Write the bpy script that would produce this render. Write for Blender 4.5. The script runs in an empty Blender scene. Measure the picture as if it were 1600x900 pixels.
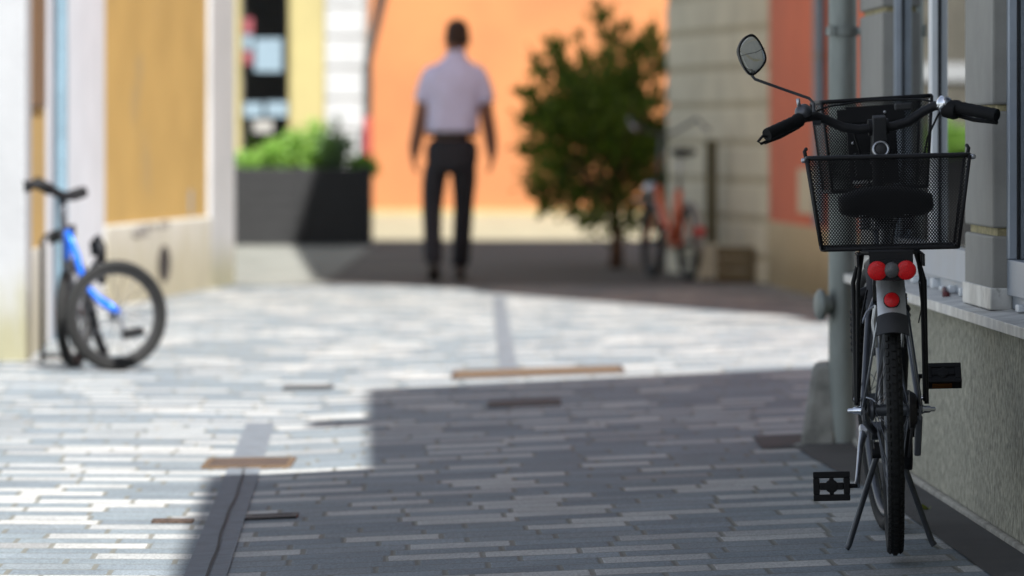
import bpy, math, random
from mathutils import Vector, Matrix
random.seed(7)
C = bpy.context.scene
COL = C.collection
R = math.radians

# ------------------------------------------------------------------ camera, sky, sun, exposure
cam_d = bpy.data.cameras.new('camera')
cam = bpy.data.objects.new('camera', cam_d); COL.objects.link(cam)
cam.location = (0, 0, 1.0); cam.rotation_euler = (R(90), 0, 0)
cam_d.lens = 200; cam_d.sensor_width = 36; cam_d.shift_y = -238 / 1600
cam_d.clip_start = .1; cam_d.clip_end = 3000
cam_d.dof.use_dof = True; cam_d.dof.focus_distance = 13.45; cam_d.dof.aperture_fstop = 4.6
C.camera = cam
SUN_EL = R(46); TO_SUN = Vector((.338 * math.cos(SUN_EL), -.941 * math.cos(SUN_EL), math.sin(SUN_EL))).normalized()
w = bpy.data.worlds.new('World'); C.world = w; w.use_nodes = True
wn = w.node_tree; wn.nodes.clear()
sky = wn.nodes.new('ShaderNodeTexSky'); sky.sky_type = 'NISHITA'; sky.sun_disc = False
sky.sun_elevation = SUN_EL; sky.sun_rotation = math.atan2(TO_SUN.x, TO_SUN.y)
bg = wn.nodes.new('ShaderNodeBackground'); bg.inputs[1].default_value = .090
wo = wn.nodes.new('ShaderNodeOutputWorld')
hs_ = wn.nodes.new('ShaderNodeHueSaturation'); hs_.inputs['Saturation'].default_value = .55      # thin summer haze pales the blue
wn.links.new(sky.outputs[0], hs_.inputs['Color']); wn.links.new(hs_.outputs[0], bg.inputs[0]); wn.links.new(bg.outputs[0], wo.inputs[0])
sd = bpy.data.lights.new('sun', 'SUN'); sd.energy = 4.9; sd.angle = R(.5); sd.color = (1, .985, .965)
so = bpy.data.objects.new('sun', sd); COL.objects.link(so)
so.rotation_euler = TO_SUN.to_track_quat('Z', 'Y').to_euler(); so.location = (3, -6, 30)
C.view_settings.view_transform = 'Standard'; C.view_settings.look = 'None'
C.view_settings.exposure = 1.25; C.view_settings.gamma = 1; C.view_settings.use_curve_mapping = False
C.render.engine = 'CYCLES'; C.cycles.use_denoising = True
C.cycles.max_bounces = 10; C.cycles.transparent_max_bounces = 24
C.cycles.caustics_reflective = False; C.cycles.caustics_refractive = False

K = 8889.0
def at(px, py, Y): return Vector(((px - 800) / K * Y, Y, 1 - (py - 212) / K * Y))
def sstep(a, b, x):
    t = max(0, min(1, (x - a) / (b - a))); return t * t * (3 - 2 * t)
def ground_z(X, Y):      # cross fall towards the drain channel, levelling out down the street
    near = .042 * (max(-.82, min(1.6, X)) - .9)
    if X < -.82: near += .004 * (-.82 - X)
    t = sstep(22, 33, Y)
    return near * (1 - t) - .05 * t

# ------------------------------------------------------------------ materials
def nd(nt, t, **kw):
    n = nt.nodes.new(t)
    for k, v in kw.items(): setattr(n, k, v)
    return n
def mth(nt, op, a, b=None, c=None):
    n = nt.nodes.new('ShaderNodeMath'); n.operation = op
    for i, v in enumerate((a, b, c)):
        if v is None: continue
        if isinstance(v, (int, float)): n.inputs[i].default_value = v
        else: nt.links.new(v, n.inputs[i])
    return n.outputs[0]
def mixc(nt, f, a, b, bt='MIX'):
    n = nt.nodes.new('ShaderNodeMix'); n.data_type = 'RGBA'; n.blend_type = bt
    for i, v in ((0, f), (6, a), (7, b)):
        if isinstance(v, (int, float)): n.inputs[i].default_value = v
        elif isinstance(v, tuple): n.inputs[i].default_value = (*v, 1)[:4]
        else: nt.links.new(v, n.inputs[i])
    return n.outputs[2]
def noise(nt, vec, scale, detail=4, rough=.55, dist=0):
    n = nt.nodes.new('ShaderNodeTexNoise'); n.inputs['Scale'].default_value = scale
    n.inputs['Detail'].default_value = detail; n.inputs['Roughness'].default_value = rough
    n.inputs['Distortion'].default_value = dist
    if vec is not None: nt.links.new(vec, n.inputs['Vector'])
    return n.outputs[0]
def ramp(nt, f, a, b):
    n = nt.nodes.new('ShaderNodeMapRange'); n.interpolation_type = 'SMOOTHSTEP'
    n.inputs[1].default_value = a; n.inputs[2].default_value = b
    nt.links.new(f, n.inputs[0]); return n.outputs[0]
def newmat(name):
    m = bpy.data.materials.new(name); m.use_nodes = True
    nt = m.node_tree; return m, nt, nt.nodes['Principled BSDF']
def scaled(nt, vec, s):
    n = nt.nodes.new('ShaderNodeVectorMath'); n.operation = 'MULTIPLY'
    nt.links.new(vec, n.inputs[0]); n.inputs[1].default_value = s; return n.outputs[0]
def bump(nt, b, h, strength, dist=.01):
    n = nt.nodes.new('ShaderNodeBump'); n.inputs['Strength'].default_value = strength
    n.inputs['Distance'].default_value = dist
    nt.links.new(h, n.inputs['Height']); nt.links.new(n.outputs[0], b.inputs['Normal'])
def pmat(name, col, rough=.6, metal=0, var=.12, scale=6, bmp=0, bscale=60, stretch=None, spec=.5, stain=None):
    m, nt, b = newmat(name)
    tc = nd(nt, 'ShaderNodeTexCoord').outputs['Object']
    v = scaled(nt, tc, stretch) if stretch else tc
    n1 = noise(nt, v, scale, 6, .6)
    lo = tuple(c * (1 - var) for c in col); hi = tuple(min(1, c * (1 + var)) for c in col)
    c = mixc(nt, ramp(nt, n1, .3, .7), lo, hi)
    if stain:          # (colour, scale, threshold): blotches with their own outline
        f = ramp(nt, noise(nt, v, stain[1], 7, .62, .3), stain[2], stain[2] + .1)
        c = mixc(nt, mth(nt, 'MULTIPLY', f, .75), c, stain[0])
    nt.links.new(c, b.inputs['Base Color'])
    b.inputs['Roughness'].default_value = rough; b.inputs['Metallic'].default_value = metal
    b.inputs['Specular IOR Level'].default_value = spec
    rr = mth(nt, 'MULTIPLY_ADD', n1, .25, rough - .12); nt.links.new(rr, b.inputs['Roughness'])
    if bmp: bump(nt, b, noise(nt, v, bscale, 5, .6), bmp)
    return m
def stained_plaster(name, col, moss, top, bmp=.25):     # moss and splash dirt creeping up a plinth
    m, nt, b = newmat(name)
    g = nd(nt, 'ShaderNodeNewGeometry').outputs['Position']
    sep = nd(nt, 'ShaderNodeSeparateXYZ'); nt.links.new(g, sep.inputs[0])
    n1 = noise(nt, g, 1.6, 7, .65); n2 = noise(nt, scaled(nt, g, (4, 4, 1)), 2.2, 6, .6)
    base = mixc(nt, ramp(nt, n1, .3, .72), tuple(c * .86 for c in col), col)
    hgt = mth(nt, 'MULTIPLY_ADD', n2, .9, mth(nt, 'MULTIPLY', sep.outputs[2], -1 / top))
    f = ramp(nt, hgt, -.25, .45)
    c = mixc(nt, mth(nt, 'MULTIPLY', f, .8), base, moss)
    spots = ramp(nt, noise(nt, g, 5, 8, .7), .62, .7)
    c = mixc(nt, mth(nt, 'MULTIPLY', spots, .35), c, tuple(x * .45 for x in col))
    nt.links.new(c, b.inputs['Base Color']); b.inputs['Roughness'].default_value = .85
    bump(nt, b, noise(nt, g, 30, 6, .6), bmp)
    return m
def paving_mat():
    m, nt, b = newmat('paving')
    g = nd(nt, 'ShaderNodeNewGeometry').outputs['Position']
    sep = nd(nt, 'ShaderNodeSeparateXYZ'); nt.links.new(g, sep.inputs[0])
    X, Y = sep.outputs[0], sep.outputs[1]
    u = mth(nt, 'MULTIPLY_ADD', Y, .023, X)
    P, S = .36, .53
    t = mth(nt, 'DIVIDE', Y, P); n = mth(nt, 'FLOOR', t); f = mth(nt, 'FRACT', t)
    r2 = mth(nt, 'GREATER_THAN', f, S)
    row = mth(nt, 'MULTIPLY_ADD', n, 2, r2)
    va = mth(nt, 'DIVIDE', f, S); vb = mth(nt, 'DIVIDE', mth(nt, 'SUBTRACT', f, S), 1 - S)
    vl = mth(nt, 'ADD', mth(nt, 'MULTIPLY', va, mth(nt, 'SUBTRACT', 1, r2)), mth(nt, 'MULTIPLY', vb, r2))
    wn1 = nd(nt, 'ShaderNodeTexWhiteNoise', noise_dimensions='1D'); nt.links.new(row, wn1.inputs['W'])
    h = wn1.outputs['Value']
    wn2 = nd(nt, 'ShaderNodeTexWhiteNoise', noise_dimensions='1D'); nt.links.new(mth(nt, 'ADD', row, 311.7), wn2.inputs['W'])
    wid = mth(nt, 'MULTIPLY_ADD', wn2.outputs['Value'], .07, .215)
    uu = mth(nt, 'DIVIDE', mth(nt, 'MULTIPLY_ADD', h, 1.7, mth(nt, 'ADD', u, 40)), wid)
    cell = mth(nt, 'FLOOR', uu); fu = mth(nt, 'FRACT', uu)
    comb = nd(nt, 'ShaderNodeCombineXYZ'); nt.links.new(cell, comb.inputs[0]); nt.links.new(row, comb.inputs[1])
    wn3 = nd(nt, 'ShaderNodeTexWhiteNoise', noise_dimensions='3D'); nt.links.new(comb.outputs[0], wn3.inputs['Vector'])
    rnd = wn3.outputs['Value']
    sc = nd(nt, 'ShaderNodeSeparateColor'); nt.links.new(wn3.outputs['Color'], sc.inputs[0])
    cr = nd(nt, 'ShaderNodeValToRGB'); cr.color_ramp.interpolation = 'CONSTANT'
    pts = [(0, (.40, .405, .39)), (.18, (.35, .355, .345)), (.33, (.42, .42, .40)), (.50, (.188, .222, .24)), (.66, (.17, .20, .22)),
           (.77, (.20, .228, .242)), (.86, (.215, .25, .27)), (.95, (.275, .28, .275))]
    e = cr.color_ramp.elements
    while len(e) < len(pts): e.new(.5)
    for i, (p, c) in enumerate(pts): e[i].position = p; e[i].color = (*c, 1)
    nt.links.new(mth(nt, 'MULTIPLY_ADD', rnd, mth(nt, 'SUBTRACT', 1, mth(nt, 'MULTIPLY', r2, .56)), mth(nt, 'MULTIPLY', r2, .44)), cr.inputs[0])
    fine = noise(nt, scaled(nt, g, (1, .3, 1)), 150, 4, .75); mid = noise(nt, g, 3.2, 6, .62)
    speck = mixc(nt, .55, cr.outputs[0], mixc(nt, ramp(nt, fine, .34, .66), (.40, .40, .41), (1.2, 1.2, 1.2)), 'MULTIPLY')
    c = mixc(nt, .32, speck, mixc(nt, ramp(nt, mid, .3, .7), (.45, .45, .45), (1.1, 1.1, 1.1)), 'MULTIPLY')
    # stones differ a little among themselves and carry worn, dusty patches
    c = mixc(nt, .35, c, mixc(nt, sc.outputs[2], (.72, .74, .76), (1.18, 1.16, 1.12)), 'MULTIPLY')
    # dark grit lying in spots on the stones
    spots = ramp(nt, noise(nt, scaled(nt, g, (1, .45, 1)), 30, 4, .6), .69, .73)
    c = mixc(nt, mth(nt, 'MULTIPLY', spots, .55), c, (.06, .058, .055))
    eu = mth(nt, 'MULTIPLY', mth(nt, 'MINIMUM', fu, mth(nt, 'SUBTRACT', 1, fu)), wid)
    ev = mth(nt, 'MULTIPLY', mth(nt, 'MINIMUM', vl, mth(nt, 'SUBTRACT', 1, vl)), .2)
    ed = mth(nt, 'MINIMUM', eu, ev)
    wob = mth(nt, 'MULTIPLY_ADD', noise(nt, g, 25, 3), .009, .0025)
    joint = mth(nt, 'LESS_THAN', ed, wob)
    c = mixc(nt, mth(nt, 'MULTIPLY', joint, .8), c, (.125, .12, .095))
    nt.links.new(c, b.inputs['Base Color'])
    b.inputs['Roughness'].default_value = .78
    b.inputs['Specular IOR Level'].default_value = .35
    hh = mth(nt, 'ADD', mth(nt, 'MULTIPLY', ramp(nt, ed, 0, .012), .6), mth(nt, 'MULTIPLY_ADD', fine, .25, mth(nt, 'MULTIPLY', sc.outputs[1], .35)))
    bump(nt, b, hh, .5, .006)
    return m
def mesh_mat(name, col, pitch):        # sheet steel punched with staggered round holes (uv in metres)
    m, nt, b = newmat(name)
    b.inputs['Base Color'].default_value = (*col, 1); b.inputs['Roughness'].default_value = .6; b.inputs['Specular IOR Level'].default_value = .2
    uv = nd(nt, 'ShaderNodeUVMap').outputs[0]
    sep = nd(nt, 'ShaderNodeSeparateXYZ'); nt.links.new(uv, sep.inputs[0])
    def cellpos(o, p, off):
        a = mth(nt, 'ADD', mth(nt, 'DIVIDE', o, p), off)
        return mth(nt, 'MULTIPLY', mth(nt, 'SUBTRACT', mth(nt, 'FRACT', a), .5), p)
    q = pitch * 1.25
    def d(off):
        x = cellpos(sep.outputs[0], pitch, off); y = cellpos(sep.outputs[1], q, off)
        return mth(nt, 'SQRT', mth(nt, 'ADD', mth(nt, 'MULTIPLY', x, x), mth(nt, 'MULTIPLY', y, y)))
    dm = mth(nt, 'MINIMUM', d(0), d(.5))
    hole = mth(nt, 'LESS_THAN', dm, pitch * .305)
    tr = nd(nt, 'ShaderNodeBsdfTransparent'); mx = nd(nt, 'ShaderNodeMixShader')
    out = nt.nodes['Material Output']
    nt.links.new(hole, mx.inputs[0]); nt.links.new(b.outputs[0], mx.inputs[1]); nt.links.new(tr.outputs[0], mx.inputs[2])
    nt.links.new(mx.outputs[0], out.inputs[0])
    return m
def glass_mat(name, tint=(.75, .8, .8)):
    m, nt, b = newmat(name); nt.nodes.remove(b)
    fr = nd(nt, 'ShaderNodeFresnel'); fr.inputs[0].default_value = 1.52
    gl = nd(nt, 'ShaderNodeBsdfGlossy'); gl.inputs['Roughness'].default_value = .015; gl.inputs[0].default_value = (.9, .93, .95, 1)
    tr = nd(nt, 'ShaderNodeBsdfTransparent'); tr.inputs[0].default_value = (*tint, 1)
    mx = nd(nt, 'ShaderNodeMixShader')
    g = nd(nt, 'ShaderNodeNewGeometry').outputs['Position']
    bp = nd(nt, 'ShaderNodeBump'); bp.inputs['Strength'].default_value = .02; bp.inputs['Distance'].default_value = .01
    nt.links.new(noise(nt, g, 1.2, 2), bp.inputs['Height']); nt.links.new(bp.outputs[0], gl.inputs['Normal'])
    nt.links.new(fr.outputs[0], mx.inputs[0]); nt.links.new(tr.outputs[0], mx.inputs[1]); nt.links.new(gl.outputs[0], mx.inputs[2])
    nt.links.new(mx.outputs[0], nt.nodes['Material Output'].inputs[0])
    return m
def leaf_mat(name, a, b_, trans=.25):
    m, nt, b = newmat(name)
    oi = nd(nt, 'ShaderNodeNewGeometry').outputs['Random Per Island']
    c = mixc(nt, oi, a, b_)
    nt.links.new(c, b.inputs['Base Color']); b.inputs['Roughness'].default_value = .45
    tl = nd(nt, 'ShaderNodeBsdfTranslucent'); nt.links.new(mixc(nt, 1.0, c, (1.0, 1.15, .5), 'MULTIPLY'), tl.inputs[0])
    mx = nd(nt, 'ShaderNodeMixShader'); mx.inputs[0].default_value = trans
    nt.links.new(b.outputs[0], mx.inputs[1]); nt.links.new(tl.outputs[0], mx.inputs[2])
    nt.links.new(mx.outputs[0], nt.nodes['Material Output'].inputs[0])
    return m

M = {}
M['paving'] = paving_mat()
M['asphalt'] = pmat('asphalt', (.046, .044, .042), .85, 0, .25, 4, .4, 160)
M['road'] = pmat('road', (.078, .072, .064), .85, 0, .2, 2.5, .3, 120, stain=((.17, .165, .14), .7, .58))
M['sunlit_road_tint'] = pmat('sunlit_road_tint', (.185, .185, .16), .85, 0, .3, 2.0, .3, 60, stain=((.12, .125, .10), 1.1, .55))  # road tone lightened to carry sunlight in the colour
M['plaza'] = pmat('plaza', (.26, .23, .15), .85, 0, .15, 3)
M['channel'] = pmat('channel_stone', (.115, .13, .145), .75, 0, .2, 14, .3, 120)
M['crackdark'] = pmat('channel_joint', (.03, .028, .026), .9)
M['rust'] = pmat('rusty_iron', (.065, .042, .030), .8, .2, .4, 60, .5, 120)
M['rust_light'] = pmat('worn_iron', (.115, .072, .038), .7, .2, .3, 50, .3, 100)
M['iron'] = pmat('dark_iron', (.035, .032, .032), .6, .5, .3, 40, .4, 120)
M['roughcast'] = pmat('roughcast', (.40, .38, .295), .92, 0, .50, 75, .9, 90, stretch=(1, 1, .6), stain=((.12, .118, .10), 42, .57))
M['mortar'] = pmat('mortar', (.35, .33, .28), .9, 0, .3, 20, .5, 60)
M['grey_paint'] = pmat('grey_paint', (.275, .265, .235), .7, 0, .10, 7, .12, 40, stain=((.2, .19, .17), 5, .68))
M['putty'] = pmat('old_putty', (.42, .36, .20), .9, 0, .35, 30, .6, 50)
M['sillmetal'] = pmat('sill_sheet', (.62, .61, .57), .45, .35, .25, 9, .1, 30, stain=((.2, .19, .16), 11, .6))
M['frame_blue'] = pmat('grey_blue_frame', (.36, .40, .45), .38, .25, .1, 5)
M['frame_white'] = pmat('white_frame', (.80, .83, .84), .4, 0, .06, 5)
M['gasket'] = pmat('gasket', (.012, .012, .014), .6)
M['interior'] = pmat('interior', (.10, .09, .08), .9)
M['glass'] = glass_mat('window_glass')
M['white_plaster'] = stained_plaster('white_plaster', (.40, .405, .405), (.25, .235, .13), .5)
M['block_plaster'] = stained_plaster('block_plaster', (.29, .295, .30), (.20, .185, .09), .75)
M['white_wall'] = pmat('white_wall', (.54, .56, .59), .85, 0, .07, 3, .2, 40)
M['plinth'] = stained_plaster('plinth_plaster', (.50, .49, .44), (.30, .27, .17), .9)
M['ochre'] = pmat('ochre_plaster', (.365, .232, .062), .88, 0, .07, 1.6, .25, 40, stain=((.28, .20, .085), 1.1, .58))
M['brown'] = pmat('brown_wood', (.13, .075, .03), .6, 0, .25, 8, stretch=(6, 6, .5))
M['pipe_blue'] = pmat('blue_grey_pipe', (.16, .24, .29), .45, .3, .1, 6)
M['zinc'] = pmat('weathered_zinc', (.25, .27, .25), .55, .55, .28, 6, .08, 40, stretch=(1, 1, .25))
M['concrete'] = pmat('concrete', (.23, .225, .20), .9, 0, .3, 14, .5, 70, stain=((.32, .29, .16), 8, .6))
M['orange'] = pmat('orange_plaster', (.36, .138, .050), .88, 0, .16, .45, .1, 10, stain=((.29, .10, .038), .35, .55))
M['yellow'] = pmat('yellow_plaster', (.31, .262, .115), .88, 0, .08, 1.5)
M['quoin'] = pmat('quoin_white', (.34, .34, .335), .85, 0, .06, 3, .2, 30)
M['joint'] = pmat('joint_grey', (.22, .21, .19), .9)
M['striped'] = pmat('cream_render', (.67, .615, .465), .88, 0, .10, 2.5, .2, 30)
M['stripe_joint'] = pmat('cream_joint', (.50, .445, .31), .9)
M['pink'] = pmat('salmon_plaster', (.66, .18, .10), .88, 0, .10, 1.2, .15, 30)
M['cream'] = stained_plaster('cream_plinth', (.56, .46, .29), (.24, .19, .10), .5)
M['tile'] = pmat('roof_tile', (.25, .09, .05), .8, 0, .3, 6)
M['dark_door'] = pmat('dark_door', (.10, .09, .07), .4, 0, .3, 4)
M['paper'] = pmat('paper', (.16, .22, .26), .7, 0, .12, 18)
M['redpaper'] = pmat('red_paper', (.20, .04, .05), .6)
M['planter'] = pmat('planter_wood', (.012, .012, .012), .75, 0, .3, 10, .3, 50)
M['soil'] = pmat('soil', (.04, .028, .018), .95, 0, .4, 30, .6, 60)
M['leaf_bright'] = leaf_mat('fresh_leaves', (.15, .32, .05), (.33, .50, .11), .4)
M['leaf_dark'] = leaf_mat('dark_leaves', (.055, .11, .018), (.27, .34, .05), .45)
M['leaf_grey'] = leaf_mat('grey_green_leaves', (.09, .15, .07), (.16, .24, .12), .3)
M['leaf_weed'] = leaf_mat('weed_leaves', (.10, .12, .02), (.22, .22, .05), .3)
M['amber_leaf'] = pmat('dry_orange_leaf', (.55, .28, .04), .7)
M['bark'] = pmat('bark', (.13, .065, .035), .9, 0, .35, 20, .6, 40)
M['red_box'] = pmat('red_enamel', (.30, .035, .035), .4)
M['black'] = pmat('black_paint', (.007, .007, .008), .55, 0, .3, 12, spec=.28)
M['rubber'] = pmat('black_rubber', (.007, .007, .0075), .7, 0, .3, 30, .15, 90, spec=.25)
M['tyre'] = pmat('tyre_rubber', (.010, .010, .0095), .75, 0, .35, 30, .2, 80, spec=.3)
M['vinyl'] = pmat('saddle_vinyl', (.006, .006, .007), .62, 0, .2, 20, .15, 150, spec=.25)
M['alu'] = pmat('aluminium', (.42, .43, .45), .36, .95, .12, 14)
M['chrome'] = pmat('chrome', (.72, .74, .78), .14, 1, .08, 10)
M['grey_metal'] = pmat('grey_metal', (.10, .105, .115), .42, .7, .12, 12)
M['fender'] = pmat('fender_steel', (.62, .61, .59), .42, .8, .2, 12)
M['flap'] = pmat('mud_flap', (.022, .022, .023), .6, 0, .2, 20)
M['steelmesh'] = mesh_mat('punched_black_steel', (.005, .005, .0055), .0068)
M['bar_black'] = pmat('bar_black', (.008, .008, .009), .55, spec=.35)
def lens(name, col, rough=.2):
    m, nt, b = newmat(name)
    tc = nd(nt, 'ShaderNodeTexCoord').outputs['Object']
    v = nd(nt, 'ShaderNodeTexVoronoi'); v.inputs['Scale'].default_value = 420; nt.links.new(tc, v.inputs['Vector'])
    c = mixc(nt, v.outputs['Distance'], col, tuple(x * .6 for x in col)); nt.links.new(c, b.inputs['Base Color'])
    b.inputs['Roughness'].default_value = rough; b.inputs['Specular IOR Level'].default_value = .3; b.inputs['Coat Weight'].default_value = .12
    bump(nt, b, v.outputs['Distance'], .5, .001)
    return m
M['red_lens'] = lens('red_reflector', (.80, .006, .010), .3)
M['amber'] = lens('amber_reflector', (.14, .05, .006))
M['lamp_lens'] = lens('lamp_lens', (.12, .12, .12), .08)
M['white_refl'] = lens('white_reflector', (.8, .8, .78))
M['mirror'] = pmat('mirror_glass', (.80, .80, .76), .05, 1, .03, 6)
M['blue_frame'] = pmat('blue_enamel', (.015, .15, .72), .22, .35, .08, 8)
M['orange_frame'] = pmat('orange_enamel', (.66, .12, .035), .3, 0, .1, 8)
M['offwhite'] = pmat('off_white_plastic', (.26, .25, .23), .5, 0, .1, 8)
M['skin'] = pmat('skin', (.22, .105, .065), .55, 0, .1, 20)
M['hair'] = pmat('hair', (.045, .024, .014), .8, 0, .4, 60, .8, 150)
M['shirt'] = pmat('shirt_cotton', (.68, .69, .93), .85, 0, .05, 8, .3, 30)
M['trousers'] = pmat('trouser_cloth', (.021, .023, .030), .85, 0, .25, 12, .3, 30)
M['shoe'] = pmat('shoe_leather', (.02, .014, .01), .45)
M['belt'] = pmat('belt_leather', (.008, .007, .006), .5)
M['olive'] = pmat('olive_paint', (.115, .105, .06), .8, 0, .2, 8)
M['crate'] = pmat('crate_wood', (.15, .115, .06), .8, 0, .3, 12, stretch=(1, 1, 8))
M['green_board'] = pmat('green_board', (.13, .42, .03), .6)

# ------------------------------------------------------------------ mesh builder
class MB:
    def __init__(s): s.v = []; s.f = []; s.uv = {}
    def add(s, vs, fs):
        o = len(s.v); s.v += [Vector(p) for p in vs]; s.f += [tuple(i + o for i in f) for f in fs]
    def hexa(s, p):      # bottom 4 ccw, top 4 ccw
        s.add(p, [(3, 2, 1, 0), (4, 5, 6, 7), (0, 1, 5, 4), (1, 2, 6, 5), (2, 3, 7, 6), (3, 0, 4, 7)])
    def box(s, x0, x1, y0, y1, z0, z1):
        s.hexa([(x0, y0, z0), (x1, y0, z0), (x1, y1, z0), (x0, y1, z0), (x0, y0, z1), (x1, y0, z1), (x1, y1, z1), (x0, y1, z1)])
    def prism(s, poly, z0, z1):
        n = len(poly)
        a = sum(poly[i][0] * poly[(i + 1) % n][1] - poly[(i + 1) % n][0] * poly[i][1] for i in range(n))
        if a < 0: poly = poly[::-1]
        s.add([(x, y, z0) for x, y in poly] + [(x, y, z1) for x, y in poly],
              [tuple(range(n))[::-1], tuple(range(n, 2 * n))] + [(i, (i + 1) % n, n + (i + 1) % n, n + i) for i in range(n)])
    def tube(s, path, r, seg=12, closed=False, cap=True, flat=1.0):
        path = [Vector(p) for p in path]; n = len(path)
        rs = r if isinstance(r, (list, tuple)) else [r] * n
        T = []
        for i in range(n):
            a = path[(i - 1) % n] if (closed or i) else path[i]
            b = path[(i + 1) % n] if (closed or i < n - 1) else path[i]
            T.append((b - a).normalized())
        up = Vector((0, 0, 1)) if abs(T[0].z) < .9 else Vector((1, 0, 0))
        N = (up - T[0] * up.dot(T[0])).normalized()
        vs = []
        for i in range(n):
            if i: N = (N - T[i] * N.dot(T[i])).normalized()
            B = T[i].cross(N)
            for k in range(seg):
                a = 2 * math.pi * k / seg
                vs.append(path[i] + (N * math.cos(a) + B * math.sin(a) * flat) * rs[i])
        fs = []
        for i in range(n if closed else n - 1):
            j = (i + 1) % n
            for k in range(seg):
                l = (k + 1) % seg
                fs.append((i * seg + k, i * seg + l, j * seg + l, j * seg + k))
        if cap and not closed:
            fs.append(tuple(range(seg))[::-1]); fs.append(tuple((n - 1) * seg + k for k in range(seg)))
        s.add(vs, fs)
    def ring(s, c, axis, Rr, r, seg=64, rs=10, flat=1.0):
        c = Vector(c); ax = Vector(axis).normalized()
        u = ax.orthogonal().normalized(); v = ax.cross(u)
        vs = []; fs = []
        for i in range(seg):
            a = 2 * math.pi * i / seg; d = u * math.cos(a) + v * math.sin(a)
            for k in range(rs):
                b = 2 * math.pi * k / rs
                vs.append(c + d * (Rr + r * math.cos(b)) + ax * r * flat * math.sin(b))
        for i in range(seg):
            for k in range(rs):
                j = (i + 1) % seg; l = (k + 1) % rs
                fs.append((i * rs + k, j * rs + k, j * rs + l, i * rs + l))
        s.add(vs, fs)
    def lathe(s, c, axis, prof, seg=24):        # prof: (radius, distance along axis)
        c = Vector(c); ax = Vector(axis).normalized(); u = ax.orthogonal().normalized(); v = ax.cross(u)
        vs = []; fs = []
        for (r, h) in prof:
            for k in range(seg):
                a = 2 * math.pi * k / seg
                vs.append(c + ax * h + (u * math.cos(a) + v * math.sin(a)) * r)
        for i in range(len(prof) - 1):
            for k in range(seg):
                l = (k + 1) % seg
                fs.append((i * seg + k, i * seg + l, (i + 1) * seg + l, (i + 1) * seg + k))
        fs.append(tuple(range(seg))[::-1]); fs.append(tuple((len(prof) - 1) * seg + k for k in range(seg)))
        s.add(vs, fs)
    def loft(s, rings, cap=True):       # rings: lists of points, same count
        n = len(rings[0]); vs = [p for r in rings for p in r]; fs = []
        for i in range(len(rings) - 1):
            for k in range(n):
                l = (k + 1) % n
                fs.append((i * n + k, i * n + l, (i + 1) * n + l, (i + 1) * n + k))
        if cap:
            fs.append(tuple(range(n))[::-1]); fs.append(tuple((len(rings) - 1) * n + k for k in range(n)))
        s.add(vs, fs)
    def xform(s, mat): s.v = [mat @ v for v in s.v]; return s
    def build(s, name, mat, parent=None, smooth=False, bevel=0, world=None, sub=0, weld=False):
        me = bpy.data.meshes.new(name)
        off = Vector(world) if world is not None else Vector((0, 0, 0))
        me.from_pydata([tuple(v - off) for v in s.v], [], s.f); me.update()
        if s.uv:
            ul = me.uv_layers.new(name='UVMap')
            for poly in me.polygons:
                for li, vi in zip(poly.loop_indices, poly.vertices): ul.data[li].uv = s.uv.get(vi, (0, 0))
        if smooth:
            for p in me.polygons: p.use_smooth = True
        me.materials.append(M[mat] if isinstance(mat, str) else mat)
        o = bpy.data.objects.new(name, me); COL.objects.link(o)
        if parent is not None: o.parent = parent
        elif world is not None: o.location = off
        if bevel:
            b = o.modifiers.new('bevel', 'BEVEL'); b.width = bevel; b.segments = 2; b.limit_method = 'ANGLE'
            b.angle_limit = R(40)
        if sub:
            q = o.modifiers.new('sub', 'SUBSURF'); q.levels = sub; q.render_levels = sub
        if smooth == 'auto':
            try:
                me.set_sharp_from_angle(angle=R(40))
            except Exception: pass
        return o
def tag(o, label, cat, group=None, kind=None):
    o['label'] = label; o['category'] = cat
    if group: o['group'] = group
    if kind: o['kind'] = kind
    return o
def empty(name, loc, label, cat, group=None):
    o = bpy.data.objects.new(name, None); COL.objects.link(o); o.location = loc; o.empty_display_size = .2
    return tag(o, label, cat, group)
def structure(o): o['kind'] = 'structure'; return o

# ------------------------------------------------------------------ ground
def sheet(name, xs, ys, mat, dz=0.0, xf=None, bot=None):
    b = MB(); vs = []; nx = len(xs)
    for y in ys:
        for x in xs:
            X = x + (xf(y) if xf else 0); vs.append((X, y, ground_z(X, y) + dz))
    fs = [(j * nx + i, j * nx + i + 1, (j + 1) * nx + i + 1, (j + 1) * nx + i) for j in range(len(ys) - 1) for i in range(nx - 1)]
    b.add(vs, fs); return structure(b.build(name, mat))
rng = lambda a, b, n: [a + (b - a) * i / n for i in range(n + 1)]
sheet('ground', [-600, -60, -12] + rng(-6, -.9, 6) + [-.82] + rng(-.7, 1.6, 8) + [4, 12, 60, 600],
      [-300, -40, -8, 0, 6] + rng(10, 22, 12) + rng(22.5, 33, 24) + [36, 45, 60, 90, 200, 900], 'paving')
sheet('road', [-40, -8, -4, -2, -.82, 0, 1, 1.6, 4, 12, 40], rng(39.75, 57.2, 8), 'road', .004)
sheet('sunlit_road_tint', [-40, -8, -4, -2.6, -1.32], rng(39.76, 57.19, 8), 'sunlit_road_tint', .008)  # paler sheet over the road: sunlight put into colour along the shadow edge
sheet('plaza', [-40, -4, -.82, 1.6, 12, 40], [57.2, 60, 66, 76], 'plaza', .004)
ch = rng(9, 21.2, 30)
sheet('drain_channel', [-.053, .053], ch, 'channel', .004, lambda y: -.845 - .026 * (y - 17.7))
sheet('drain_channel_joint', [-.003, .004], rng(12, 18.3, 60), 'crackdark', .008, lambda y: -.842 - .026 * (y - 17.7) + .003 * math.sin(y * 2.3) + .0015 * math.sin(y * 6.1))
sheet('drain_channel', [-.04, .04], rng(24.4, 37, 14), 'channel', .004, lambda y: -.02 - .006 * (y - 26))
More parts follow.
